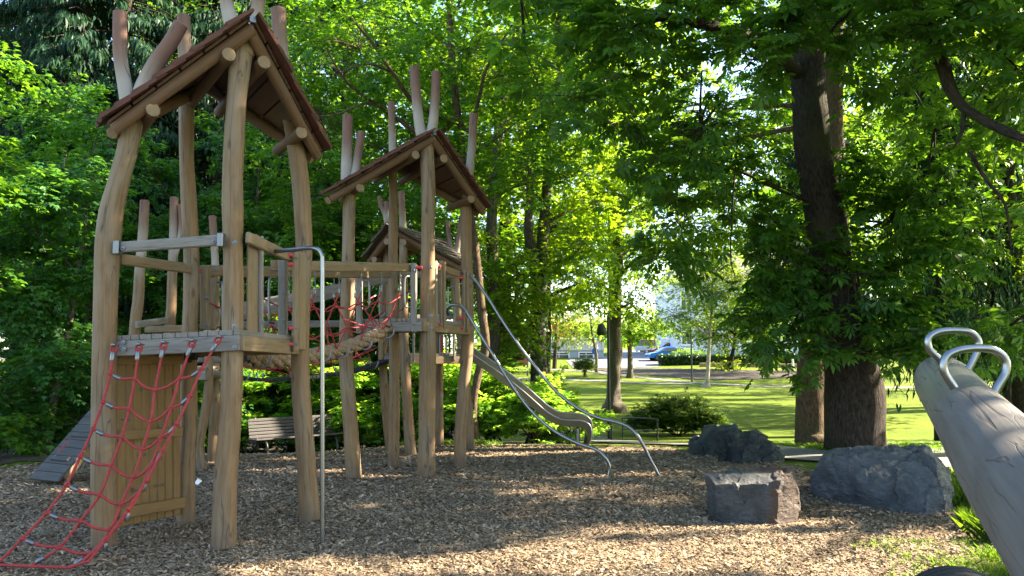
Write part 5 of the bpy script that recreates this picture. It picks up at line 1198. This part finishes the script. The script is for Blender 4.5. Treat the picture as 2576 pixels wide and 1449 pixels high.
tree('chestnut_tree', 'great horse chestnut with thick dark trunk and leafy shoots behind the flat topped boulder', 'tree', CT, cl + top, 'chestnut', 'chestnut', 'chestnut', 'bark', 15, 1.15, .225, 31, tw=.008, limb=.22, limb_from=24, limb_zmin=8.2, keepfn=keep_trunk, ns=26, extra_limbs=bl)
# ---- second trunk beside it
T2p = tk([(2046, 1119, 92), (2042, 1090, 76), (2040, 1000, 70), (2044, 880, 66), (2056, 760, 60), (2075, 600, 55), (2090, 400, 50), (2100, 150, 44), (2110, -200, 36)], 15.0, 15.6)
tree('chestnut_tree', 'slimmer brown barked chestnut standing just left of the thickest dark trunk', 'tree', T2p, dome(6.2, 16.5, 6, 14, 4.2, 260, rgm) + [((4.5, 16.5, 6.2), (1.6, 1.6, .9), 26)], 'chestnut', 'chestnut', 'chestnut', 'bark_warm', 12, 1.3, .24, 33, limb=.4, limb_zmin=6, ns=20)
# ---- centre: maples with dark limbs behind the towers
def dark_limbs(base, Y):
    return [([base, W3(1120, 300, Y - .6), W3(1040, 255, Y - 1.2), W3(985, 180, Y - 1.6), W3(930, 100, Y - 2), W3(860, 20, Y - 2.3)], .075, .02),
            ([base, W3(1080, 345, Y - .8), W3(1000, 300, Y - 1.4), W3(900, 230, Y - 2), W3(860, 190, Y - 2.3), W3(820, 120, Y - 2.6)], .06, .016),
            ([W3(985, 180, Y - 1.6), W3(920, 160, Y - 1.9), W3(850, 185, Y - 2.2), W3(770, 185, Y - 2.6)], .03, .01), ([W3(1000, 300, Y - 1.4), W3(930, 260, Y - 2), W3(840, 290, Y - 2.4), W3(770, 290, Y - 2.5)], .03, .01),
            ([base, W3(1180, 330, Y), W3(1205, 250, Y - .3), W3(1225, 170, Y - .6), W3(1290, 60, Y - .9)], .06, .02)]
m1 = tk([(1196, 1112, 26), (1190, 1030, 20), (1203, 940, 20), (1222, 870, 23), (1210, 770, 22), (1197, 640, 21), (1183, 540, 21), (1165, 400, 22), (1150, 280, 20), (1135, 120, 17), (1130, -100, 14), (1130, -350, 9)], 17)
tree('maple_tree', 'slim leaning maple with sunlit trunk edge right behind the middle tower', 'tree', m1, dome(-1.6, 17.3, 6.5, 14, 4.6, 300, rgm, 11) + [(W3(900, 120, 15.5), (2.2, 1.6, 1.2), 46), (W3(820, 330, 15.8), (1.6, 1.4, 1.2), 30), (W3(1040, 380, 16.2), (1.6, 1.4, 1.1), 32), (W3(760, 560, 16.5), (1.2, 1.2, 1.0), 20), (W3(1000, 560, 17), (1.6, 1.2, 1), 28), (W3(1330, 420, 17), (1.5, 1.4, 1.3), 30), (W3(1420, 250, 16.5), (1.5, 1.4, 1.3), 30)], 'broad', 'maple', 'maple', 'bark_warm', 62, 1.35, .105, 41, limb=.28, tw=.006, extra_limbs=dark_limbs(W3(1152, 300, 17), 16.9))
m2 = tk([(1240, 960, 38), (1241, 850, 34), (1241, 680, 30), (1236, 560, 28), (1250, 400, 26), (1262, 250, 24), (1300, 80, 20), (1310, -150, 12)], 21.5)
tree('maple_tree', 'thick grey maple trunk between the leaning slim tree and the ivy trunk', 'tree', m2, dome(-.2, 22, 6.5, 15, 5.2, 340, rgm, 11) + [(W3(1300, 690, 20.5), (1.2, 1, 1.0), 22), (W3(1160, 640, 21), (1.6, 1.2, 1.0), 24)], 'broad', 'maple', 'lime', 'bark_grey', 58, 1.5, .12, 43, limb=.35)
m3 = tk([(1360, 1012, 52), (1357, 960, 44), (1353, 830, 40), (1357, 720, 38), (1362, 640, 32), (1372, 520, 26), (1385, 350, 24), (1400, 120, 18), (1405, -100, 10)], 22.5)
t_ivy = tree('maple_tree', 'ivy covered maple trunk forking behind the upper end of the slide', 'tree', m3, dome(1.8, 23, 6, 14.5, 5, 320, rgm, 11) + [(W3(1300, 760, 21.5), (1.1, 1, .9), 20), (W3(1450, 640, 22), (1.5, 1.2, 1.1), 26), (W3(1290, 850, 21.5), (.7, .7, .6), 10)], 'broad', 'maple', 'lime', 'bark_grey', 55, 1.5, .13, 47, limb=.4, extra_limbs=[([W3(1357, 730, 22.5), W3(1342, 650, 22.3), W3(1330, 560, 22), W3(1340, 400, 22)], .22, .09)])
c = cr(np.array(m3), 30); rg = np.random.default_rng(5); n = 2600
i = rg.integers(0, int(len(c) * .55), n); an = rg.uniform(0, 6.283, n); k = rg.random(n) < .35 + .65 * (np.cos(an + .5) > -.2); i, an = i[k], an[k]
e = np.stack([np.cos(an), np.sin(an), np.zeros(len(an))], -1); pos = c[i][:, :3] + e * (c[i][:, 3] + rg.uniform(0, .07, len(i)))[:, None] + rg.normal(0, .04, (len(i), 3))
np_mesh('ivy', leaf_geo(pos, np.stack([rg.normal(0, .5, len(i)), rg.normal(0, .5, len(i)), -np.ones(len(i))], -1), e + rg.normal(0, .3, e.shape), rg.uniform(.07, .13, len(i)), 'ivy'), 4, M['ivy'], t_ivy)
m4 = tk([(1541, 1022, 60), (1541, 1005, 42), (1544, 960, 31), (1548, 880, 35), (1544, 820, 33), (1550, 773, 26), (1554, 703, 24), (1551, 560, 24), (1545, 400, 22), (1540, 200, 16), (1540, 0, 9)], 38.5)
tree('lime_tree', 'gnarled lime tree standing on the sunny lawn behind the street lamp', 'tree', m4, dome(5.2, 39, 7.0, 19, 7.5, 520, rgm, 13) + [(W3(1480, 700, 38), (2, 1.5, 1.3), 24), (W3(1640, 640, 37.5), (2.4, 2, 1.6), 36), (W3(1720, 560, 37), (2.4, 2, 1.8), 36), (W3(1590, 760, 38), (1.3, 1.2, .9), 14), (W3(1700, 430, 37), (3, 2, 2.2), 60), (W3(1800, 590, 37), (2.2, 2, 1.6), 34), (W3(1440, 560, 38), (2.4, 2, 1.8), 40)], 'broad', 'kite', 'lime', 'bark_grey', 46, 2.1, .24, 51, tw=.012, limb=.4, ns=18, wob=.16)
# ---- trees far across the lawn
def smalltree(label, pts, Y, lobes, leaf, bark, nl, bs, ls, seed, name='tree', cat='tree'):
    return tree(name, label, cat, tk(pts, Y), lobes, 'broad', 'kite', leaf, bark, nl, bs, ls, seed, tw=.012, limb=.5, flt=False)
q = G(1585, 951); Y = q[1]; smalltree('small dark trunked tree right of the gnarled lime beside the far path', [(1585, 951, 24), (1585, 935, 15), (1585, 895, 12), (1583, 850, 10), (1583, 780, 5)], Y, [(W3(1600, 800, Y), (2.8, 2.2, 1.5), 60), (W3(1560, 840, Y), (1.8, 1.5, 1.0), 30), (W3(1650, 830, Y), (1.6, 1.4, .8), 22)], 'lime', 'bark_grey', 30, 1.5, .26, 61)
q = G(1777, 974); Y = q[1]; smalltree('pale slender birch like tree beside the far path junction', [(1776, 974, 26), (1778, 962, 13), (1781, 930, 10), (1785, 850, 8), (1790, 780, 6), (1792, 690, 3)], Y, [(W3(1760, 740, Y), (2.4, 2, 1.6), 80), (W3(1840, 720, Y), (2.4, 2, 1.8), 80), (W3(1700, 800, Y), (1.8, 1.6, 1.0), 44), (W3(1800, 640, Y), (2.4, 2, 1.6), 70), (W3(1900, 700, Y), (2.6, 2, 1.8), 70)], 'birchleaf', 'bark_pale', 34, 1.5, .2, 63, 'birch_tree')
q = G(1835, 932); Y = q[1]; smalltree('dark multi stemmed small tree in front of the clipped hedge', [(1838, 932, 16), (1840, 905, 11), (1846, 870, 8), (1850, 810, 3)], Y, [(W3(1830, 830, Y), (3.2, 2, 2), 120), (W3(1880, 790, Y), (3, 2, 1.8), 90), (W3(1770, 830, Y), (2.4, 2, 1.2), 50), (W3(1832, 920, Y), (1.4, 1, .6), 20)], 'birchleaf', 'bark', 30, 1.7, .26, 65)
q = G(1928, 944); Y = q[1]; smalltree('young round headed tree before the hedge left of the brown trunk', [(1928, 944, 10), (1928, 910, 7), (1929, 870, 6), (1930, 800, 3)], Y, [(W3(1920, 810, Y), (2.4, 1.8, 1.8), 90), (W3(1945, 860, Y), (1.2, 1, 1), 18), (W3(1935, 760, Y), (1.8, 1.5, 1.3), 26)], 'lime', 'bark_grey', 30, 1.3, .24, 67)
q = G(1292, 929); Y = q[1]; smalltree('dark stout trunk in front of the red brick outbuilding', [(1292, 930, 30), (1292, 915, 20), (1293, 880, 17), (1296, 820, 14), (1300, 700, 8)], Y, [(W3(1290, 780, Y), (4.5, 3, 2.4), 90), (W3(1240, 840, Y), (2, 2, 1), 20), (W3(1320, 830, Y), (1.8, 2, .8), 20), (W3(1300, 660, Y), (5, 4, 3), 80)], 'lime', 'bark', 30, 2, .3, 69)
q = G(1470, 948); Y = q[1]
smalltree('spreading pale green tree in front of the grey garage', [(1500, 932, 9), (1500, 890, 7), (1490, 840, 6), (1480, 760, 3)], Y + 6, [(W3(1480, 800, Y + 6), (3.2, 2.4, 1.6), 60), (W3(1440, 840, Y + 6), (2.2, 1.8, .9), 26), (W3(1430, 760, Y + 6), (2.6, 2, 1.2), 34)], 'birchleaf', 'bark_grey', 26, 1.8, .26, 71)
smalltree('copper leaved tree behind the ivy trunk', [(1395, 925, 12), (1398, 860, 9), (1400, 780, 5)], 72, [(W3(1400, 800, 72), (2.6, 2.4, 1.8), 50), (W3(1385, 740, 72), (2.4, 2, 1.6), 36)], 'copper', 'bark', 26, 1.8, .26, 73)
# ---- shrubs
def shrub(label, c, lobes, leaf, nl, bs, ls, seed, tpl='kite', name='bush', cat='bush', group=None, flt=True, kind='broad'):
    rg = np.random.default_rng(seed); c = np.array(c); t = thing(name, label, cat, (c[0], c[1], T(c[0], c[1])), group)
    O, X, S = lobe_boughs(lobes, bs, rg, 'broad'); zz = terr(O[:, 0], O[:, 1]) + .1; O[:, 2] = np.maximum(O[:, 2], zz); X[:, 2] = np.abs(X[:, 2]) * .8 + .1
    V = leaves_at(O, X, S, kind, tpl, nl, ls, rg, flt); np_mesh('foliage', V, 4, M[leaf], t)
    a = MB(); b = np.array([c[0], c[1], T(c[0], c[1]) - .05])
    for o in O[::max(1, len(O) // 14)]: m = b + (o - b) * .5 + np.array([0, 0, .1]); a.tube(cr([b + rg.normal(0, .12, 3) * [1, 1, 0], m, o], 3), np.linspace(.022, .008, 7), 5, False)
    a.build('stems', M['bark'], t); return t
cx = 1702; Y = 31.2; b = P(cx, 1100, Y)
shrub('broad dark green bush beside the hoop railings', b, [((b[0] - 1.0, Y, -.9), (1.0, .9, .75), 330), ((b[0] + .2, Y, -.8), (1.2, 1, .85), 420), ((b[0] + 1.2, Y, -1.0), (.9, .8, .6), 260), ((b[0] - .6, Y, -.25), (.6, .5, .4), 40), ((b[0] + .7, Y + .1, -.25), (.6, .5, .4), 40)], 'bush', 40, .36, .085, 81, flt=False)
q = G(1470, 948); shrub('small round dark bush on the lawn in front of the garage', q, [((q[0], q[1], q[2] + .85), (.85, .8, .8), 160)], 'bush', 36, .6, .13, 83, flt=False)
q = P(1695, 902, 80); shrub('loose flowering shrub at the corner of the pale house', (q[0] + .9, 79, 0), [((q[0] + .9, 79, 1.9), (1.1, 1, .8), 34), ((q[0] + 2.2, 79, 1.7), (1.0, 1, .7), 26)], 'lime', 34, .8, .16, 85, flt=False)
# clipped hedge
rg = np.random.default_rng(9); n = 16000; x0, x1 = P(1663, 915, 76)[0], P(2030, 915, 76)[0]
fc = rg.integers(0, 3, n); x = rg.uniform(x0, x1, n); y = rg.uniform(75.3, 76.7, n); z = rg.uniform(0, 1, n); y = np.where(fc == 0, 75.3 + rg.normal(0, .05, n), y); z = np.where(fc == 1, 1 + rg.normal(0, .03, n), z); x = np.where(fc == 2, np.where(rg.random(n) < .5, x0, x), x)
hd = thing('hedge', 'long clipped dark green hedge in front of the pale house', 'hedge', (x0, 76, T(x0, 76)))
np_mesh('foliage', leaf_geo(np.stack([x, y, terr(x, y) * 0 + 1.02 + z * .78], -1), rg.normal(0, 1, (n, 3)), rg.normal(0, 1, (n, 3)), rg.uniform(.14, .24, n), 'kite'), 4, M['ivy'], hd)
a = MB(); a.box(((x0 + x1) / 2, 76, 1.3), EX, EY, EZ, (x1 - x0 - .2, 1.2, .9), .1); a.build('branches', M['bark'], hd)
# lit shrubs along the back of the play area
SH = [(-6.3, 17.6, 1.5), (-4.9, 18.3, 1.7), (-3.6, 18.0, 1.6), (-2.5, 18.4, 1.7), (-1.5, 17.9, 1.3), (-.5, 17.7, 1.1), (.5, 17.6, .95), (1.2, 18.4, .8)]
LB_ = ['dark leafy shrub left of the bench', 'leafy shrub directly behind the left half of the bench', 'leafy shrub directly behind the right half of the bench', 'sunlit shrub behind the left post of the middle tower', 'sunlit shrub seen between the posts of the middle tower', 'bright sunlit shrub right behind the rearmost tower', 'brightest low shrub under the slide', 'low shrub at the foot of the ivy trunk']
for i, (x, y, h) in enumerate(SH):
    z = T(x, y); shrub(LB_[i], (x, y), [((x + rgm.normal(0, .1), y, z + h * .45), (.9, .7, h * .55), 60), ((x + rgm.normal(0, .35), y + .2, z + h), (.85, .6, h * .45), 42)], 'shrub', 44, .6, .115, 90 + i, 'maple', flt=False, group='shrubs along the back of the play area')
FS = [(-12.5, 15.5, 2.4), (-10.4, 17.8, 2.2), (-8.6, 18.6, 2.4), (-14.5, 19, 3), (-12, 22.5, 3), (-9, 22, 3), (-6.2, 22, 2.8), (-3.6, 23, 2.6), (-1.3, 22.5, 2.2), (-16.5, 16, 3)]
for i, (x, y, h) in enumerate(FS):
    z = T(x, y); shrub('shadowed woodland shrub in the undergrowth', (x, y), [((x, y, z + h * .4), (1.6, 1.1, h * .45), 70), ((x + rgm.normal(0, .4), y, z + h * .85), (1.4, 1, h * .4), 60)], 'forest', 44, .85, .15, 120 + i, 'maple', flt=False, group='undergrowth shrubs in the shadow of the woods')
# ---- forest on the left: understory maples in layers, spruces behind
US = [(-9.6, 12.4, 6.5, 'pale edge maple reaching into the left border of the picture'), (-8.4, 14.0, 5.2, 'dark low maple behind the plank ramp'), (-9.2, 16.2, 7.5, 'layered maple sapling left of the nearest tower'), (-7.3, 16.6, 6.0, 'young maple seen through the left of the nearest tower'), (-6.6, 18.8, 7.6, 'young maple seen under the roof of the nearest tower'), (-5.3, 20.2, 7.2, 'young maple right of the bench gap behind the fire pole'), (-3.8, 20.6, 7.0, 'young maple behind the rope bridge'), (-11.2, 18.6, 9, 'tall maple sapling at far left behind the others'), (-2.4, 20.2, 6.5, 'young maple behind the roof of the rearmost tower')]
for i, (x, y, h, lab) in enumerate(US):
    z = T(x, y); rr = np.random.default_rng(200 + i); lo = []
    for k in range(9):
        f = k / 8; an = k * 2.4 + i; w = 1.9 * (1 - .45 * f); lo.append(((x + math.cos(an) * .8 * (1 - .3 * f), y + math.sin(an) * .7, z + .5 + (h - .4) * f), (w * .8, w * .7, h * .085), 24 if f < .9 else 14))
    tree('young_maple', lab, 'tree', straight(x, y, h, .07 + .01 * (i % 3), (rr.normal(0, .3), 0)), lo, 'broad', 'maple', 'forest' if i else 'maple', 'bark_grey' if i % 3 else 'bark_warm', 78, 1.05, .105, 210 + i, 'young maples at the edge of the woods', limb=.35, tw=.005, ns=10)
def spruce(label, x, y, h, r, seed, zb=3.0, kind='spruce', leaf='spruce', n=190, R0=3.4, name='spruce_tree', dens=64, group='spruces behind the playground'):
    rg = np.random.default_rng(seed); t = thing(name, label, 'tree', (x, y, T(x, y)), group); z0 = T(x, y)
    a = MB(); c = np.array([(x, y, z0 - .1, r * 1.25), (x, y, z0 + 1, r), (x + .05, y, z0 + h * .5, r * .62), (x, y, z0 + h, .03)]); c = cr(c, 6); a.tube(c[:, :3], c[:, 3], 12, True, wob=.05, seed=seed)
    zz = z0 + zb + (h - zb) * rg.random(n) ** 1.15; f = (zz - z0 - zb) / (h - zb); L = R0 * (1 - f * .85) * rg.uniform(.6, 1.1, n); an = rg.uniform(0, 6.283, n)
    X = np.stack([np.cos(an), np.sin(an), -.12 - .12 * (1 - f)], -1); X /= np.linalg.norm(X, axis=1)[:, None]; O = np.stack([np.full(n, x), np.full(n, y), zz], -1)
    for o, xx, l in zip(O[::1], X[::1], L[::1]): a.tube([o, o + xx * l * .5 - np.array([0, 0, .03 * l]), o + xx * l * .95 - np.array([0, 0, .18 * l])], [.028, .018, .006], 4, False)
    for k in range(26):
        z = z0 + 1.5 + rg.random() * max(zb, 2); an = rg.uniform(0, 6.283); l = rg.uniform(.4, 1.5); o = np.array([x, y, z]); a.tube([o, o + np.array([math.cos(an), math.sin(an), -.1]) * l], [.014, .004], 4, False)
    a.build('trunk', M['bark'], t)
    V = leaves_at(O + X * (L * .12)[:, None], X, L, kind, 'needle', dens, .30 if kind == 'spruce' else .34, rg, True); np_mesh('crown', V, 4, M[leaf], t); return t
SPR = [(-11.6, 20.0, 'spruce with a bare dark lower trunk left of the nearest tower, leftmost of a pair'), (-10.7, 20.4, 'spruce with a bare dark lower trunk close to the left post of the nearest tower'), (-13.6, 21.5, 'spruce at the upper left border of the picture'), (-8.9, 22.5, 'spruce behind the left fork of the nearest tower'), (-7.6, 24.0, 'spruce behind the peak of the nearest roof'), (-15.5, 24, 'spruce far back at the left border')]
SP0 = [spruce(lab, x, y, 19 + i % 3 * 2, .27 - .02 * (i % 3), 300 + i, 5.2 if i < 2 else 4.0, n=210, R0=3.0, dens=120) for i, (x, y, lab) in enumerate(SPR)]
for x, y, rz, s, lab in ((-12.8, 28, 1, 1.1, 'spruce standing behind the pair with bare dark trunks'), (-10.2, 31, 2.4, 1.15, 'tall spruce far behind the left fork of the nearest tower'), (-17.5, 29, 3.7, 1.2, 'tall spruce at the very left back'), (-7.2, 30, 5.1, 1.1, 'spruce deep behind the right post of the nearest roof'), (-15.4, 33, .3, 1.25, 'farthest spruce of the left woods')): dup(SP0[3], (x, y, T(x, y)), rz, s, lab)
spruce('weeping conifer with hanging curtains behind the seesaw handles', 12.6, 22.5, 17, .3, 320, 3.6, 'weep', 'spruce', 150, 2.4, 'weeping_conifer', 110, None)
spruce('weeping conifer half hidden at the right border of the picture', 15.6, 24.5, 16, .3, 321, 3.4, 'weep', 'spruce', 120, 2.6, 'weeping_conifer', 90, None)
spruce('dark weeping conifer behind the slimmer brown chestnut trunk', 11.8, 30, 17, .3, 322, 6.5, 'weep', 'spruce', 100, 2.2, 'weeping_conifer', 80, None)
# ---- deciduous background trees, copied
def bgtree(label, x, y, h, r, leaf, seed, z0f=.3, ls=.2, nl=40, nb=330, bark='bark'):
    return tree('broadleaf_tree', label, 'tree', straight(x, y, h * .8, .2 + h * .012, (.3, 0)), dome(x, y, T(x, y) + h * z0f, T(x, y) + h, r, nb, np.random.default_rng(seed), 11), 'broad', 'kite', leaf, bark, nl, 1.9, ls, seed, 'trees closing the background', tw=.01, limb=.4, ns=10)
BA = bgtree('full leaved tree high above the rope bridge', -6.0, 25.5, 17, 5, 'maple', 401, .25)
BB = bgtree('bright backlit tree behind the ivy covered trunk', 1.15, 31, 17, 5.2, 'lime', 402, .33)
bgs = [(BA, -10.5, 29, 1.2, 1.0, 'tree deep in the woods behind the nearest roof'), (BA, -15, 27, 2.2, 1.0, 'tree deep in the woods at the upper left'), (BA, -3.2, 28, 3.1, 1.05, 'tree rising behind the middle tower roof'), (BA, -19, 22, .5, .95, 'tree at the far left end of the woods'), (BA, -13, 34, 4.2, 1.15, 'tall tree at the very back of the woods'), (BA, -6, 36, 5.2, 1.15, 'tall tree at the back behind the nearest tower post'), (BA, -.5, 34, 5.9, 1.1, 'tree behind the forked post of the middle tower'),
       (BB, 13.45, 34, 1.7, 1.0, 'backlit tree hidden behind the slimmer brown chestnut trunk'), (BB, 13.8, 31, 2.6, 1.0, 'backlit tree between thick chestnut trunk and weeping conifer'), (BB, 8.05, 60, 3.3, 1.1, 'bright tree standing in line behind the gnarled lime'), (BB, 26.4, 40, 4.2, 1.2, 'backlit tree at the right border with a dark trunk'), (BB, 24, 27, 5.1, 1.0, 'tree beyond the right border of the lawn')]
for o, x, y, rz, s, lab in bgs: dup(o, (x, y, T(x, y)), rz, s, lab)
# trees towards the sun, outside the frame on the right: added to shade the play area
for k, (x, y, h, r, lab) in enumerate(((13.5, 14.0, 21, 5.4, 'unseen tree added for shade right of the picture near the seesaw'), (14.0, 7.8, 20, 5.4, 'unseen tree added for shade beyond the near right border'), (20.5, 12, 20, 5.4, 'unseen tree added for shade far right of the footpath'), (13.0, 2.5, 18, 4.6, 'unseen tree added for shade right beside the viewer'))):
    tree('broadleaf_tree', lab, 'tree', straight(x, y, h * .8, .3), dome(x, y, 3.5, h, r, 560, np.random.default_rng(500 + k), 15), 'broad', 'kite', 'maple', 'bark', 40, 1.9, .2, 510 + k, 'trees closing the background', tw=.01, limb=.4, ns=10)
for k, (x, y, h, r, lab) in enumerate(((20.3, 46, 17, 5.2, 'tree added to shade the lawn, hidden behind the thick chestnut trunk'), (29, 50, 17, 5.4, 'tree behind the seesaw handles, added to shade the lawn'), (24.5, 40.5, 16, 4.8, 'tree far behind the weeping conifers, added to shade the lawn'), (34, 61, 18, 5.5, 'farthest tree at the right border, added to shade the lawn'), (8.5, 19.6, 18, 5.6, 'tall broadleaf tree added to shade the centre canopy, hidden directly behind the thick chestnut trunk'), (23.5, 55, 17, 5.4, 'tree behind the lower trunk of the big chestnut, added to shade the lawn'), (29, 68, 18, 5.6, 'tree before the right end of the pale house, added to shade the lawn'), (15.6, 23.6, 16, 4.8, 'bright leaved tree right of the seesaw handles'))):  # all but the last added to cast shade on lawn and canopy
    tree('broadleaf_tree', lab, 'tree', straight(x, y, h * .8, .3), dome(x, y, T(x, y) + (7.5 if k == 4 else 4.5), T(x, y) + h, r, 330, np.random.default_rng(600 + k), 11), 'broad', 'kite', 'lime' if k != 4 else 'maple', 'bark', 40, 1.9, .2, 610 + k, 'trees closing the background', tw=.01, limb=.4, ns=10)
# distant wood behind the houses
rg = np.random.default_rng(55); lo = []
for x in np.arange(-70, 95, 5.5):
    if 6 < x < 34: hgt = 3.2 if 12 < x < 30 else 5
    else: hgt = 12
    lo.append(((x, 125 + rg.normal(0, 4), 3.4 + hgt * .5), (5, 4, hgt * .55), 46))
O, X, S = lobe_boughs(lo, 3.2, rg, 'broad'); V = leaves_at(O, X, S, 'broad', 'kite', 34, .62, rg, False)
tag(np_mesh('distant_wood', V, 4, M['maple']), 'distant wood beyond the houses', 'wood', kind='stuff')
